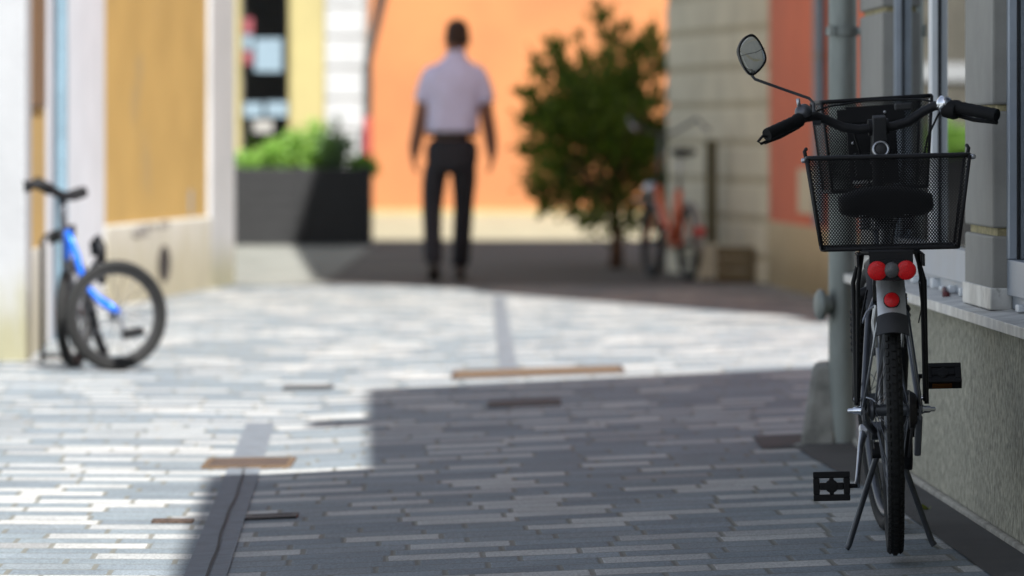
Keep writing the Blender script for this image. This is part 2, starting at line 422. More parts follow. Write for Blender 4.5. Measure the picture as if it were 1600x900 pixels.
wx = lambda y: 1.22 - .022 * (y - 13.6)
sheet('asphalt_strip', [-.16, -.10, -.04, .02], rng(4, 18.2, 40), 'asphalt', .004,
      lambda y: wx(y) + (.0 if y < 15.5 else -.05 * sstep(15.5, 18.2, y)))
sheet('asphalt_apron', rng(.80, 1.12, 3), rng(18.2, 18.95, 4), 'asphalt', .004, lambda y: -.1 * max(0, (18.5 - y)) * 0)

def cover(name, px0, px1, py0, py1, mat, label, cat, rim=None):
    pym = (py0 + py1) / 2
    Y = 18
    def Yof(px, py):
        Y = 18.0
        for _ in range(30): Y = (1 - ground_z((px - 800) / K * Y, Y)) * K / (py - 212)
        return Y
    pm = (px0 + px1) / 2
    ya, yb = Yof(pm, py1), Yof(pm, py0); ym = (ya + yb) / 2
    xa, xb = (px0 - 800) / K * ym, (px1 - 800) / K * ym
    root = empty(name, ((xa + xb) / 2, ym, ground_z((xa + xb) / 2, ym)), label, cat)
    def pl(x0, x1, y0, y1, z0, z1):
        b = MB(); z = lambda x, y: ground_z(x, y)
        b.hexa([(x0, y0, z(x0, y0) + z0), (x1, y0, z(x1, y0) + z0), (x1, y1, z(x1, y1) + z0), (x0, y1, z(x0, y1) + z0),
                (x0, y0, z(x0, y0) + z1), (x1, y0, z(x1, y0) + z1), (x1, y1, z(x1, y1) + z1), (x0, y1, z(x0, y1) + z1)]); return b
    t = .018
    fr = pl(xa, xb, ya, ya + t * 2, -.03, .0075)
    for q in (pl(xa, xb, yb - t * 2, yb, -.03, .0075), pl(xa, xa + t, ya + t * 2, yb - t * 2, -.03, .0075), pl(xb - t, xb, ya + t * 2, yb - t * 2, -.03, .0075)):
        fr.add(q.v, q.f)
    fr.build('frame', rim or mat, root, world=root.location)
    pl(xa + t, xb - t, ya + t * 2, yb - t * 2, -.03, .0062).build('cover_plate', mat, root, world=root.location)
cover('drain_grate', 320, 459, 719, 733, 'rust', 'small rusty brown drain cover lying across the paved drain channel', 'drain cover', 'rust_light')
cover('manhole_cover', 706, 974, 577, 588, 'rust_light', 'wide orange brown rusty cover in the sunlit paving beside the shadow edge', 'manhole cover', 'rust')
cover('drain_grate', 762, 876, 626, 636, 'iron', 'dark iron grate lying in the shade behind the wide rusty cover', 'drain cover')
cover('slot_drain', 384, 465, 806, 812, 'iron', 'narrow dark iron slot at the shaded right edge of the drain channel', 'drain cover')
cover('slot_drain', 238, 302, 814, 818, 'rust', 'narrow rusty slot in sunlit paving left of the drain channel', 'drain cover')
cover('slot_drain', 443, 520, 605, 609, 'iron', 'thin dark iron slot in the sunny middle of the paving', 'drain cover')

# ------------------------------------------------------------------ near building on the right
nb = empty('building', (wx(10) + .5, 8, 0), 'grey plastered shop building with metal window sill beside the black bicycle', 'building')
NBL = nb.location
def wallhex(b, s0, s1, o0, o1, z0, z1, z1b=None):
    z1b = z1 if z1b is None else z1b
    p = lambda s, o, z: (wx(s) + o, s, z)
    b.hexa([p(s0, o0, z0), p(s0, o1, z0), p(s1, o1, z0), p(s1, o0, z0), p(s0, o0, z1), p(s0, o1, z1b), p(s1, o1, z1b), p(s1, o0, z1)])
END = 18.28
b = MB(); wallhex(b, -6, END, 0, .35, -.2, .535); lw = b.build('wall', 'roughcast', nb, world=NBL)
b = MB(); wallhex(b, 2, END, -.022, -.001, -.2, .028); b.build('plinth', 'mortar', lw, world=NBL, bevel=.006)
b = MB(); wallhex(b, -6, END, 0, .35, 2.7, 5.05); b.build('wall', 'grey_paint', nb, world=NBL)
b = MB(); b.prism([(wx(END) + .352, END - .3), (8.5, END - .3), (8.5, END), (wx(END) + .352, END)], -.2, 5.04)
b.prism([(8.2, -6), (8.5, -6), (8.5, END - .302), (8.2, END - .302)], -.2, 5.04)
b.prism([(wx(0) + .5, -6), (8.19, -6), (8.19, -5.7), (wx(0) + .5, -5.7)], -.2, 5.04)
b.build('wall', 'grey_paint', nb, world=NBL)
b = MB(); b.prism([(wx(0) + 2.6, -5.6), (wx(0) + 2.7, -5.6), (wx(18) + 2.7, END - .31), (wx(18) + 2.6, END - .31)], -.1, 2.8); b.build('interior_wall', 'interior', nb, world=NBL)
b = MB(); b.prism([(wx(0) + .36, -5.6), (wx(0) + 2.59, -5.6), (wx(18) + 2.59, END - .31), (wx(18) + .36, END - .31)], .1, .2)
b.prism([(wx(0) + .36, -5.6), (wx(0) + 2.59, -5.6), (wx(18) + 2.59, END - .31), (wx(18) + .36, END - .31)], 2.75, 2.8)
b.build('shop_floor', 'interior', nb, world=NBL)
# roof with a broad eave: unseen, shaped to throw the stepped street shadow
b = MB(); b.prism([(1.35, -6.5), (.89, 9.1), (.76, 13.1), (1.255, 13.3), (1.113, 19.0), (2.95, 19.6), (9, 19.6), (9, -6.5)], 5.06, 5.2)
rf = b.build('roof', 'tile', nb, world=NBL)
b = MB(); b.box(.98, 1.24, 16.0, 16.5, 5.21, 5.24); b.build('shadow_tab', 'zinc', rf, world=NBL)  # unseen tab added to throw the thin shadow tail
# sill sheets
edges = [4, 5.5, 7, 8.5, 10, 11.3, 12.5, 13.55, 14.62, 15.05, 15.9, 16.8, 17.6, END]
b = MB()
for a, c in zip(edges, edges[1:]):
    wallhex(b, a + .003, c - .003, -.048, .13, .548, .556, .572)
    wallhex(b, a + .003, c - .003, -.052, -.0485, .530, .5565)
b.build('sill', 'sillmetal', nb, world=NBL, bevel=.0015)
# pillars in courses with old putty showing in the joints
def pillar(s0, s1, courses):
    b = MB()
    for z0, z1 in courses: wallhex(b, s0, s1, .0, .35, z0, z1)
    p = b.build('pillar', 'grey_paint', nb, world=NBL, bevel=.006)
    b = MB(); wallhex(b, s0 + .012, s1 - .012, .014, .34, .60, 2.69); b.build('joint_filling', 'putty', p, world=NBL)
    b = MB(); wallhex(b, s0 - .004, s1 + .004, -.006, .05, .562, .618); b.build('flashing', 'sillmetal', p, world=NBL, bevel=.003)
crs = [(.575, .748), (.768, 1.062), (1.078, 1.38), (1.396, 1.70), (1.716, 2.03), (2.046, 2.36), (2.376, 2.695)]
pillar(14.27, 14.95, crs); pillar(17.45, END, crs); pillar(7.5, 13.25, crs)
def window(s0, s1, mulls, of, og):      # of: front of the frame, og: the pane behind it
    wn_ = MB(); wallhex(wn_, s0 + .001, s1 - .001, of, .125, .60, .69); wallhex(wn_, s0 + .001, s1 - .001, of, .125, 2.6, 2.699)
    wallhex(wn_, s0 + .001, s0 + .08, of + .001, .125, .6905, 2.599)
    wallhex(wn_, s1 - .05, s1 - .001, of - .001, .125, .6905, 2.599)
    wn_ = wn_.build('window', 'frame_blue', nb, world=NBL, bevel=.003)
    b = MB(); wallhex(b, s1 - .056, s1 - .0505, og - .005, og - .0005, .6905, 2.599); b.build('gasket', 'gasket', wn_, world=NBL)
    for s, wd in mulls:
        b = MB(); wallhex(b, s, s + wd, of + .001, og - .004, .6905, 2.599); b.build('mullion', 'frame_white', wn_, world=NBL, bevel=.003)
        b = MB(); wallhex(b, s - .004, s + wd + .004, og - .0038, og - .0003, .6905, 2.598); b.build('gasket', 'gasket', wn_, world=NBL)
    b = MB(); wallhex(b, s0 + .01, s1 - .01, og, og + .006, .68, 2.61); b.build('pane', 'glass', wn_, world=NBL)
    x = s0 + .12
    while x < s1 - .1:
        b = MB(); wallhex(b, x, x + random.uniform(.03, .09), .03, .10, .566, random.uniform(.576, .598)); b.build('sill_clip', 'frame_white', wn_, world=NBL, bevel=.003); x += random.uniform(.24, .36)
    b = MB(); wallhex(b, s0 + .002, s1 - .002, .05, .12, .567, .5985); b.build('bottom_rail', 'frame_blue', wn_, world=NBL)
window(14.95, 17.45, [(16.25, .10)], .036, .060); window(13.25, 14.27, [], .036, .060)
# inside the shop
b = MB(); b.box(1.62, 2.3, 14.6, 17.4, .21, .82); tag(b.build('shop_counter', 'interior', world=(1.95, 16, .2), bevel=.01), 'dark counter standing inside the shop behind the far window', 'counter')
# little things on the sill
b = MB(); b.tube([(wx(15.65) + .005, 15.5, .565), (wx(15.9) + .03, 15.78, .575)], .007, 8)
b.lathe((wx(15.5) + .004, 15.49, .565), (.1, 1, 0), [(.004, 0), (.011, .004), (.011, .03), (.004, .034)], 10)
tag(b.build('stick', pmat('dark_red', (.10, .012, .012), .5), smooth=True, world=(wx(15.6), 15.6, .56)), 'short dark red stick lying on the metal window sill', 'stick')

# house added behind the photographer: limits sky light, seen only in mirror and glass
hb_ = empty('building', (-2, -14, -.07), 'plain beige house added out of view behind the viewer', 'building'); L = hb_.location
b = MB(); b.box(-14, 9, -14.4, -14, -.2, 6.5); b.build('wall', 'striped', hb_, world=L)
for x in (-9, -6, -3, 0, 3, 6):
    for z in (1.0, 3.8):
        b = MB(); b.box(x - .5, x + .5, -13.999, -13.95, z, z + 1.5); wq = b.build('window', 'frame_white', hb_, world=L)
        b = MB(); b.box(x - .42, x + .42, -13.949, -13.94, z + .08, z + 1.42); b.build('pane', 'dark_door', wq, world=L)

wd = empty('weed', (1.088, 15.04, .012), 'tiny yellow green weed growing at the foot of the roughcast wall', 'weed')
b = MB()
for k in range(16):
    a = random.uniform(0, 6.28); d = Vector((math.cos(a) * .8, math.sin(a) * .8, random.uniform(.3, 1.2))).normalized(); l_ = random.uniform(.010, .028)
    s_ = d.cross(Vector((0, 0, 1))).normalized() * l_ * .28
    o_ = wd.location + Vector((random.gauss(0, .006), random.gauss(0, .01), -.003))
    b.add([o_, o_ + d * l_ * .5 + s_, o_ + d * l_, o_ + d * l_ * .5 - s_], [(0, 1, 2, 3)])
b.build('foliage', 'leaf_weed', wd, world=wd.location)
def dry_leaf(x, y, mat, label, sz):
    b = MB(); z = ground_z(x, y) + .003; n = 10; up = []; dn = []
    for k in range(n + 1):
        t = k / n; wv = math.sin(math.pi * t) ** .8 * .35 * sz; cu = .25 * sz * (2 * t - 1) ** 2
        up.append((x + (t - .5) * sz, y + wv, z + cu + .15 * wv)); dn.append((x + (t - .5) * sz, y - wv, z + cu + .3 * wv))
    b.add(up + dn, [(k, k + 1, n + 2 + k, n + 1 + k) for k in range(n)])
    tag(b.build('leaf', mat, world=(x, y, z)), label, 'leaf')
dry_leaf(.442, 14.66, 'brown', 'small dark curled leaf lying on the shaded paving left of the bicycle', .03)
dry_leaf(-1.66, 21.0, 'amber_leaf', 'small orange leaf lying on the sunlit paving by the folding bicycle', .04)

# drainpipe at the corner
dp = empty('drainpipe', (1.068, 18.36, 0), 'weathered grey drainpipe at the shop corner behind the concrete guard', 'drainpipe'); L = dp.location
b = MB(); b.tube([(1.068, 18.36, -.02), (1.068, 18.36, .6), (1.068, 18.36, 1.6), (1.068, 18.36, 5.05)], .0465, 28); b.build('pipe', 'zinc', dp, smooth='auto', world=L)
for z in (1.338, .9, 2.4):
    b = MB(); b.lathe((1.068, 18.36, z - .016), (0, 0, 1), [(.049, 0), (.054, .002), (.054, .028), (.049, .03)], 28)
    b.tube([(1.115, 18.33, z), (1.16, 18.3, z)], .012, 8); b.box(1.022, 1.03, 18.285, 18.31, z - .02, z + .02)
    b.build('clamp', 'zinc', dp, smooth='auto', world=L)
b = MB(); b.lathe((1.025, 18.335, .455), (-1, -.25, 0), [(.03, 0), (.03, .02), (.045, .022), (.05, .028), (.05, .036), (.04, .044), (.012, .047)], 24)
b.build('cleaning_cap', 'zinc', dp, smooth='auto', world=L)
# guard stone
b = MB()
b.hexa([(.925, 18.33, -.02), (1.05, 18.31, -.02), (1.10, 18.62, -.02), (.95, 18.62, -.02), (.972, 18.37, .262), (1.05, 18.35, .275), (1.09, 18.6, .27), (.985, 18.6, .262)])
b.box(.90, .955, 18.27, 18.32, -.03, .012); b.box(1.0, 1.04, 18.26, 18.305, -.03, .01)
tag(b.build('guard_stone', 'concrete', world=(1.0, 18.45, 0), bevel=.022, smooth='auto'), 'tapered concrete guard stone at the foot of the drainpipe', 'guard stone')

# ------------------------------------------------------------------ left side buildings
lb = empty('building', (-3, 26.8, -.07), 'white plastered house corner with mossy foot behind the blue bicycle', 'building'); L = lb.location
b = MB(); b.prism([(-8, 26.75), (-2.285, 26.75), (-2.285, 27.08), (-8, 27.08)], -.2, 6.5); b.build('wall', 'block_plaster', lb, world=L, bevel=.02)
b = MB(); b.prism([(-2.312, 27.082), (-2.362, 28.80), (-3, 28.8), (-3, 27.082)], .45, 6.5); b.build('wall', 'ochre', lb, world=L)
b = MB(); b.prism([(-2.30, 27.081), (-2.352, 28.80), (-3, 28.8), (-3, 27.081)], -.2, .449); b.build('plinth', 'plinth', lb, world=L)
b = MB(); b.prism([(-2.30, 27.3), (-2.338, 28.55), (-2.39, 28.55), (-2.352, 27.3)], 1.14, 3.2); b.build('shutter', 'brown', lb, world=L, bevel=.01)
b = MB(); b.prism([(-8.2, 26.5), (-2.2, 26.5), (-2.25, 28.79), (-8.2, 28.79)], 6.51, 6.7); b.build('roof', 'tile', lb, world=L)

ob = empty('building', (-3, 35, -.07), 'ochre plastered house with white pilasters and a stained plinth', 'building'); L = ob.location
def pw(Y, o=0): return (-2.477 + .1 * (Y - 34.7) + o, Y)
b = MB(); b.prism([(-2.375, 28.802), (-2.483, 34.7), (-3, 34.7), (-3, 28.802)], -.2, 6.8); b.build('pilaster', 'white_wall', ob, world=L, bevel=.01)
b = MB(); b.prism([pw(34.7, -.03), pw(38.9, -.03), pw(38.9, -.5), pw(34.7, -.5)], .45, 6.8); b.build('wall', 'ochre', ob, world=L)
b = MB(); b.prism([pw(34.72, .0), pw(38.9, .0), pw(38.9, -.5), pw(34.72, -.5)], -.2, .4495); b.build('plinth', 'plinth', ob, world=L, bevel=.015)
b = MB(); b.prism([pw(38.902, .0), pw(40.0, .0), (-8, 40), (-8, 39.6), pw(38.902, -.5)], -.2, 6.8); b.build('pilaster', 'white_plaster', ob, world=L, bevel=.01)
b = MB(); b.prism([(-8, 28.81), (-2.3, 28.81), (-2.40, 34.7), (-1.85, 40.2), (-8, 40.2)], 6.81, 7.0); b.build('roof', 'tile', ob, world=L)
b = MB(); cx, cy = pw(36.9, .004); n = 28
pts = [Vector((cx + .1 * .24 * math.cos(a), cy + .24 * math.cos(a), .17 + .118 * math.sin(a))) for a in [2 * math.pi * i / n for i in range(n)]]
b.loft([[p + Vector((-.03, 0, 0)) for p in pts], pts]); b.build('vent', 'iron', ob, world=L)
b = MB(); cx, cy = pw(36.2, .002)
for (yy, zz, ww, hh) in ((36.1, .40, .45, .05), (36.9, .425, .2, .03), (38.2, .55, .07, .12)):
    b = MB(); x_, y_ = pw(yy, -.026 if zz > .5 else .003); q = [Vector((x_ + .1 * ww * math.cos(a) * (1 + .2 * math.sin(3 * a)), y_ + ww * math.cos(a), zz + hh * math.sin(a) * (1 + .3 * math.cos(2 * a)))) for a in [2 * math.pi * i / 20 for i in range(20)]]
    b.loft([[p + Vector((-.01, 0, 0)) for p in q], q]); b.build('flaking_patch', 'joint', ob, world=L)

lp = empty('drainpipe', (-2.338, 29.5, -.07), 'slim blue grey drainpipe on the white pilaster above the blue bicycle', 'drainpipe'); L = lp.location
b = MB(); b.tube([(-2.338, 29.5, -.08), (-2.338, 29.5, 3), (-2.338, 29.5, 6.8)], .035, 20); b.build('pipe', 'pipe_blue', lp, smooth='auto', world=L)
b = MB(); b.lathe((-2.338, 29.5, 1.95), (0, 0, 1), [(.037, 0), (.041, .002), (.041, .03), (.037, .032)], 20); b.build('clamp', 'zinc', lp, smooth='auto', world=L)

# ------------------------------------------------------------------ far end of the street
yb = empty('building', (-2.4, 58.2, -.05), 'yellow house with white corner blocks and a dark shop door', 'building'); L = yb.location
b = MB(); b.prism([(-2.25, 58), (-1.906, 58), (-1.906, 58.4), (-2.25, 58.4)], -.2, 7); b.prism([(-8, 58), (-2.80, 58), (-2.80, 58.4), (-8, 58.4)], -.2, 7)
b.prism([(-2.799, 58), (-2.251, 58), (-2.251, 58.4), (-2.799, 58.4)], 2.7, 7); b.build('wall', 'yellow', yb, world=L)
b = MB(); z = -.2
while z < 7:
    b.prism([(-1.904, 57.97), (-1.50, 57.97), (-1.53, 58.8), (-1.904, 58.8)], z + .008, z + .30); z += .315
b.build('quoin', 'quoin', yb, world=L, bevel=.012)
b = MB(); b.prism([(-1.903, 57.99), (-1.52, 57.99), (-1.90, 75.9), (-8, 75.9), (-8, 58.41), (-1.903, 58.41)], -.19, 6.99); b.build('core_wall', 'joint', yb, world=L)
b = MB(); b.box(-2.799, -2.251, 58.1, 58.15, -.05, 2.69); d = b.build('door', 'dark_door', yb, world=L)
b = MB(); b.box(-2.798, -2.775, 58.02, 58.09, -.05, 2.69); b.box(-2.275, -2.252, 58.02, 58.09, -.05, 2.69); b.build('frame', 'yellow', d, world=L)
b = MB(); b.box(-2.74, -2.30, 58.085, 58.095, .35, 2.6); b.build('pane', glass_mat('door_glass', (.55, .55, .55)), d, world=L)
def poster(px0, px1, py0, py1, mat, label):
    a, c = at(px0, py1, 58.07), at(px1, py0, 58.07)
    b = MB(); b.box(a.x, c.x, 58.068, 58.074, a.z, c.z)
    tag(b.build('poster', mat, world=((a.x + c.x) / 2, 58.07, a.z)), label, 'poster')
poster(398, 441, 60, 112, 'paper', 'pale blue sheet on the dark shop door, the largest there')
poster(380, 395, 28, 52, 'redpaper', 'red slip at the top edge of the dark shop door')
poster(380, 394, 54, 78, 'paper', 'small pale blue slip under the red slip on the shop door')
poster(380, 394, 80, 100, 'redpaper', 'red slip below the pale slip at the edge of the shop door')
poster(381, 410, 160, 183, 'paper', 'pale notice low on the shop door near its yellow frame')
poster(416, 450, 159, 182, 'paper', 'pale notice low on the shop door on the side of the yellow wall')
poster(396, 426, 188, 207, 'offwhite', 'greyish notice lowest on the dark shop door')
b = MB(); b.box(-4.9, -2.95, 57.95, 57.998, .1, 2.6); sw_ = b.build('shop_window', 'dark_door', yb, world=L)
b = MB(); b.box(-4.9, -2.95, 57.90, 57.949, 1.56, 1.74); b.build('blind', 'quoin', sw_, world=L)
yp = empty('drainpipe', (-1.47, 57.9, -.05), 'dark drainpipe on the white corner blocks beside the orange wall', 'drainpipe'); L = yp.location
b = MB(); p0 = at(576, 95, 57.9); p1 = at(598, -10, 57.9); p2 = at(606, -60, 57.9)
b.tube([(p0.x, 57.9, -.05), (p0.x, 57.9, 1.0), p0, p1, p2, (p2.x, 57.9, 6.9)], [.03, .03, .034, .055, .06, .06], 14); b.build('pipe', 'iron', yp, smooth=True, world=L)  # wide dark upper bend stands in for shade on the orange wall
b = MB(); a = at(569, 250, 57.82); c = at(580, 182, 57.82); b.box(a.x, c.x, 57.80, 57.86, a.z, c.z)
tag(b.build('sign_board', 'red_box', world=((a.x + c.x) / 2, 57.83, a.z), bevel=.008), 'narrow red board fixed to the dark drainpipe beside the orange wall', 'sign')
og = empty('building', (1, 76.2, -.05), 'large plain orange house closing the end of the street', 'building'); L = og.location
b = MB(); b.box(-9, 12, 76, 76.4, .02, 9); b.build('wall', 'orange', og, world=L)
b = MB(); b.box(-9, 12, 75.96, 76.4, -.2, .0195); b.build('plinth', 'yellow', og, world=L)
b = MB(); b.box(-9.3, 12.3, 75.6, 80, 9.01, 9.3); b.build('roof', 'tile', og, world=L)

# far right: cream rusticated wall, salmon wall
fb = empty('building', (2.2, 41, -.05), 'cream house wall with horizontal grooves behind the orange bicycle', 'building'); L = fb.location
def sw(Y, o=0): return (1.82 - .1722 * (Y - 40.2) + o, Y)
b = MB(); z = -.15; k = 0
while z < 8:
    b.prism([sw(40.203, -.012), sw(43.8, -.012), (9, 43.8), (9, 43.4), sw(43.4, .4), sw(40.203, .4)], z + .022, z + .252); z += .274
w_ = b.build('wall', 'striped', fb, world=L, bevel=.012)
b = MB(); b.prism([sw(40.203, -.002), sw(43.78, -.002), (8.98, 43.78), (8.98, 43.42), sw(43.4, .38), sw(40.203, .38)], -.2, 8); b.build('joint_filling', 'stripe_joint', w_, world=L)
b = MB(); b.prism([(1.55, 43.81), (9, 43.81), (9, 49.3), (1.6, 49.3)], -.2, 8); b.build('rear_wing', 'striped', fb, world=L)
b = MB(); b.prism([(1.27, 33.35), (.6, 46.6), (.5, 49.6), (9.5, 49.6), (9.5, 26.1), (4.3, 26.1), (3.0, 30.3), (2.25, 31.7)], 8.02, 8.2); rf2 = b.build('roof', 'tile', fb, world=L)  # unseen roof, outline shaped to cast the shade across the far street
b = MB(); b.prism([(3.55, 24.62), (3.9, 24.5), (4.45, 24.5), (4.45, 26.09), (4.32, 26.09), (4.32, 24.78), (3.9, 24.76)], 8.05, 8.12); b.build('shadow_prong', 'zinc', rf2, world=L)  # unseen prong added to cast the tapered shadow sliver
pk = empty('building', (3, 36, -.05), 'salmon red house with a cream plinth behind the drainpipe', 'building'); L = pk.location
def kw(Y, o=0): return (1.82 + .0575 * (40.2 - Y) + o, Y)
b = MB(); b.prism([kw(31), kw(40.2), kw(40.2, .4), kw(31, .4)], .40, 7.9); b.prism([kw(31, .401), (9, 31), (9, 31.4), kw(31.4, .401)], -.2, 7.9); b.build('wall', 'pink', pk, world=L)
b = MB(); b.prism([kw(31, -.02), kw(40.199, -.02), kw(40.199, .4), kw(31, .4)], -.2, .3995); b.build('plinth', 'cream', pk, world=L, bevel=.012)
b = MB(); a_ = kw(38.3, -.006); c_ = kw(37.4, -.006); b.prism([a_, c_, kw(37.4, .02), kw(38.3, .02)], .48, .78); b.build('hatch', 'striped', pk, world=L, bevel=.006)
rp = empty('drainpipe', (*kw(37.0, -.06), -.05), 'thin blue grey drainpipe on the salmon red wall', 'drainpipe'); L = rp.location
b = MB(); q = kw(36.6, -.05); b.tube([(*q, .42), (*q, 2), (*q, 7.9)], .04, 16); b.build('pipe', 'pipe_blue', rp, smooth='auto', world=L)
b = MB(); b.lathe((*q, 1.5), (0, 0, 1), [(.042, 0), (.047, .002), (.047, .03), (.042, .032)], 16); b.build('clamp', 'zinc', rp, smooth='auto', world=L)

# post on a pale base, crate
ps = empty('bollard', (*sw(41.6, -.12), -.05), 'olive wooden post set in a pale concrete base by the cream wall', 'post'); L = ps.location
x_, y_ = sw(41.6, -.12)
b = MB(); b.box(x_ - .045, x_ + .045, y_ - .04, y_ + .04, .2, .97); b.build('post', 'olive', ps, world=L, bevel=.015)
b = MB(); b.hexa([(x_ - .1, y_ - .1, -.06), (x_ + .1, y_ - .1, -.06), (x_ + .08, y_ + .07, -.06), (x_ - .12, y_ + .1, -.06), (x_ - .075, y_ - .075, .21), (x_ + .075, y_ - .075, .21), (x_ + .06, y_ + .05, .21), (x_ - .09, y_ + .07, .21)])
b.build('base', 'striped', ps, world=L, bevel=.02)
cr_ = empty('crate', (1.6, 40.7, -.05), 'ochre wooden crate on the ground by the cream wall', 'crate'); L = cr_.location
x_ = 1.60
b = MB()
for k in range(3):
    z = -.04 + k * .085
    b.box(x_ - .14, x_ + .13, 40.6, 40.615, z, z + .07); b.box(x_ - .14, x_ + .13, 40.8, 40.815, z, z + .07)
    b.box(x_ - .14, x_ - .127, 40.616, 40.799, z, z + .07); b.box(x_ + .117, x_ + .13, 40.616, 40.799, z, z + .07)
b.build('slats', 'crate', cr_, world=L, bevel=.003)
b = MB()
for sx in (-.125, .10):
    for sy in (40.6155, 40.783): b.box(x_ + sx, x_ + sx + .015, sy, sy + .016, -.045, .21)
b.build('corner_posts', 'brown', cr_, world=L)
b = MB(); b.box(x_ - .126, x_ + .116, 40.617, 40.782, -.04, -.028); b.build('bottom_board', 'crate', cr_, world=L)

# ------------------------------------------------------------------ foliage
def leaf(b, p, d, size, wf=.45):
    d = d.normalized(); s = d.cross(Vector((random.gauss(0, 1), random.gauss(0, 1), random.gauss(0, 1)))).normalized()
    n = d.cross(s) * size * .12
    b.add([p, p + d * size * .5 + s * size * wf * .5 + n, p + d * size, p + d * size * .5 - s * size * wf * .5 + n], [(0, 1, 2, 3)])
def rv(): return Vector((random.gauss(0, 1), random.gauss(0, 1), random.gauss(0, 1)))
TX, TY = .82, 44.9
sh = empty('shrub', (TX, TY, -.05), 'dark green bushy shrub at the house corner in front of the orange wall', 'shrub'); L = sh.location
b = MB(); b.tube([(TX, TY, -.08), (TX + .01, TY, .2), (TX - .01, TY + .02, .45), (TX + .02, TY, .9)], [.06, .045, .04, .02], 10)
limbs = []
for i in range(22):
    a = random.uniform(0, 2 * math.pi); zz = random.uniform(.3, .8); l = random.uniform(.4, .75)
    e = Vector((TX + l * math.cos(a), TY + l * .8 * math.sin(a), zz + random.uniform(.3, 1.0)))
    limbs.append(((TX, TY, zz), e)); b.tube([(TX, TY, zz), ((TX + e.x) / 2 + .02, (TY + e.y) / 2, zz + .45 * (e.z - zz)), e], [.018, .012, .005], 6)
b.build('trunk', 'bark', sh, smooth=True, world=L)
b = MB()
cl = []
for i in range(105):
    v = rv().normalized() * (random.random() ** .4)
    cl.append((Vector((TX - .02 + v.x * .57, TY + .1 + v.y * .5, .97 + v.z * .49)), random.uniform(.08, .17)))
for px, py in ((830, 150), (840, 215), (850, 265), (855, 110), (875, 75), (885, 120), (905, 130), (940, 30), (947, 60), (950, 95), (1000, 90), (1015, 70), (1030, 110), (870, 310), (900, 330), (850, 300), (835, 235), (845, 280), (920, 335), (830, 190), (860, 200), (865, 250), (940, 325), (960, 305), (975, 325), (1000, 305), (1020, 310), (900, 310), (880, 290), (930, 300), (1035, 280), (960, 350), (985, 345), (1010, 340), (930, 345), (1030, 330), (985, 130), (925, 110), (845, 180)):
    cl.append((at(px, py, TY + random.uniform(-.2, .3)), random.uniform(.06, .12)))
for c, r in cl:
    for k in range(int(32 + 320 * r)):
        p = c + rv() * r * .55; d = (p - Vector((TX, TY, .7))).normalized() + rv() * .5 + Vector((0, 0, .35))
        leaf(b, p, d, random.uniform(.05, .095))
for tip, base in (((935, 2), (950, 150)), ((872, 78), (905, 180)), ((812, 142), (880, 190)), ((1000, 60), (985, 150)), ((1030, 68), (1020, 150)), ((835, 95), (880, 170)), ((845, 330), (890, 270)), ((965, 40), (955, 140)), ((820, 185), (880, 210)), ((905, 55), (920, 150)), ((855, 60), (890, 150)), ((1018, 40), (1005, 140)), ((815, 235), (870, 240)), ((830, 300), (880, 270)), ((980, 30), (975, 140))):
    t0, t1 = at(*base, TY), at(*tip, TY)
    for k in range(95):
        f = random.random() ** .8; p = t0.lerp(t1, f) + rv() * .035 * (1.3 - f)
        leaf(b, p, (t1 - t0).normalized() + rv() * .6, random.uniform(.05, .09))
b.build('crown', 'leaf_dark', sh, world=L)

def planter(x0, x1, y0, y1, h, label):
    root = empty('planter', ((x0 + x1) / 2, (y0 + y1) / 2, -.05), label, 'planter', 'planters at the end of the street'); L = root.location
    b = MB(); n = 6
    for k in range(n):
        z0 = -.03 + (h + .03) * k / n; z1 = -.03 + (h + .03) * (k + 1) / n - .008
        b.box(x0, x1, y0, y0 + .03, z0, z1); b.box(x0, x1, y1 - .03, y1, z0, z1)
        b.box(x0, x0 + .03, y0 + .031, y1 - .031, z0, z1); b.box(x1 - .03, x1, y0 + .031, y1 - .031, z0, z1)
    b.build('side_boards', 'planter', root, world=L, bevel=.004)
    for xx in (x0 + .031, (x0 + x1) / 2 - .03, x1 - .09):
        b = MB(); b.box(xx, xx + .06, y0 - .02, y0 - .001, -.045, h + .01); b.build('batten', 'planter', root, world=L, bevel=.004)
    b = MB(); b.box(x0 + .031, x1 - .031, y0 + .032, y1 - .032, .05, h - .06); b.build('soil', 'soil', root, world=L)
planter(-2.66, -1.34, 54.0, 54.7, .70, 'black wooden planter with green plants in front of the yellow house')
planter(-4.5, -2.9, 52.0, 52.7, .80, 'black wooden planter full of green plants around the ochre house corner')
def plant(x, y, z, hh, rr, n, mat, label, spindly=False):
    root = empty('plant', (x, y, z), label, 'plant', 'plants in the planters'); L = root.location
    st = MB(); lf = MB()
    for i in range(n):
        a = random.uniform(0, 6.28); r = rr * random.random() ** .5; hgt = hh * random.uniform(.5, 1)
        e = Vector((x + r * math.cos(a), y + min(.3, r) * math.sin(a), z + hgt * (1 - .4 * (r / rr) ** 2)))
        s = Vector((x + .3 * r * math.cos(a), y + .2 * r * math.sin(a), z - .02))
        st.tube([s, s.lerp(e, .5) + Vector((0, 0, .03)), e], [.008, .006, .003], 5)
        for k in range(14 if spindly else 26):
            f = random.uniform(.3, 1.0); p = s.lerp(e, f) + rv() * .03
            leaf(lf, p, (e - s).normalized() * .4 + rv() * .6, random.uniform(.04, .09))
    st.build('stem', mat, root, world=L); lf.build('foliage', mat, root, world=L)
plant(-2.50, 54.35, .64, .20, .22, 40, 'leaf_bright', 'low spreading green plant at the end of the planter by the white pilaster')
plant(-2.20, 54.35, .64, .40, .24, 40, 'leaf_bright', 'bushy bright green plant in front of the dark shop door')
plant(-1.88, 54.35, .64, .60, .26, 46, 'leaf_bright', 'tall bright green plant in front of the yellow wall')
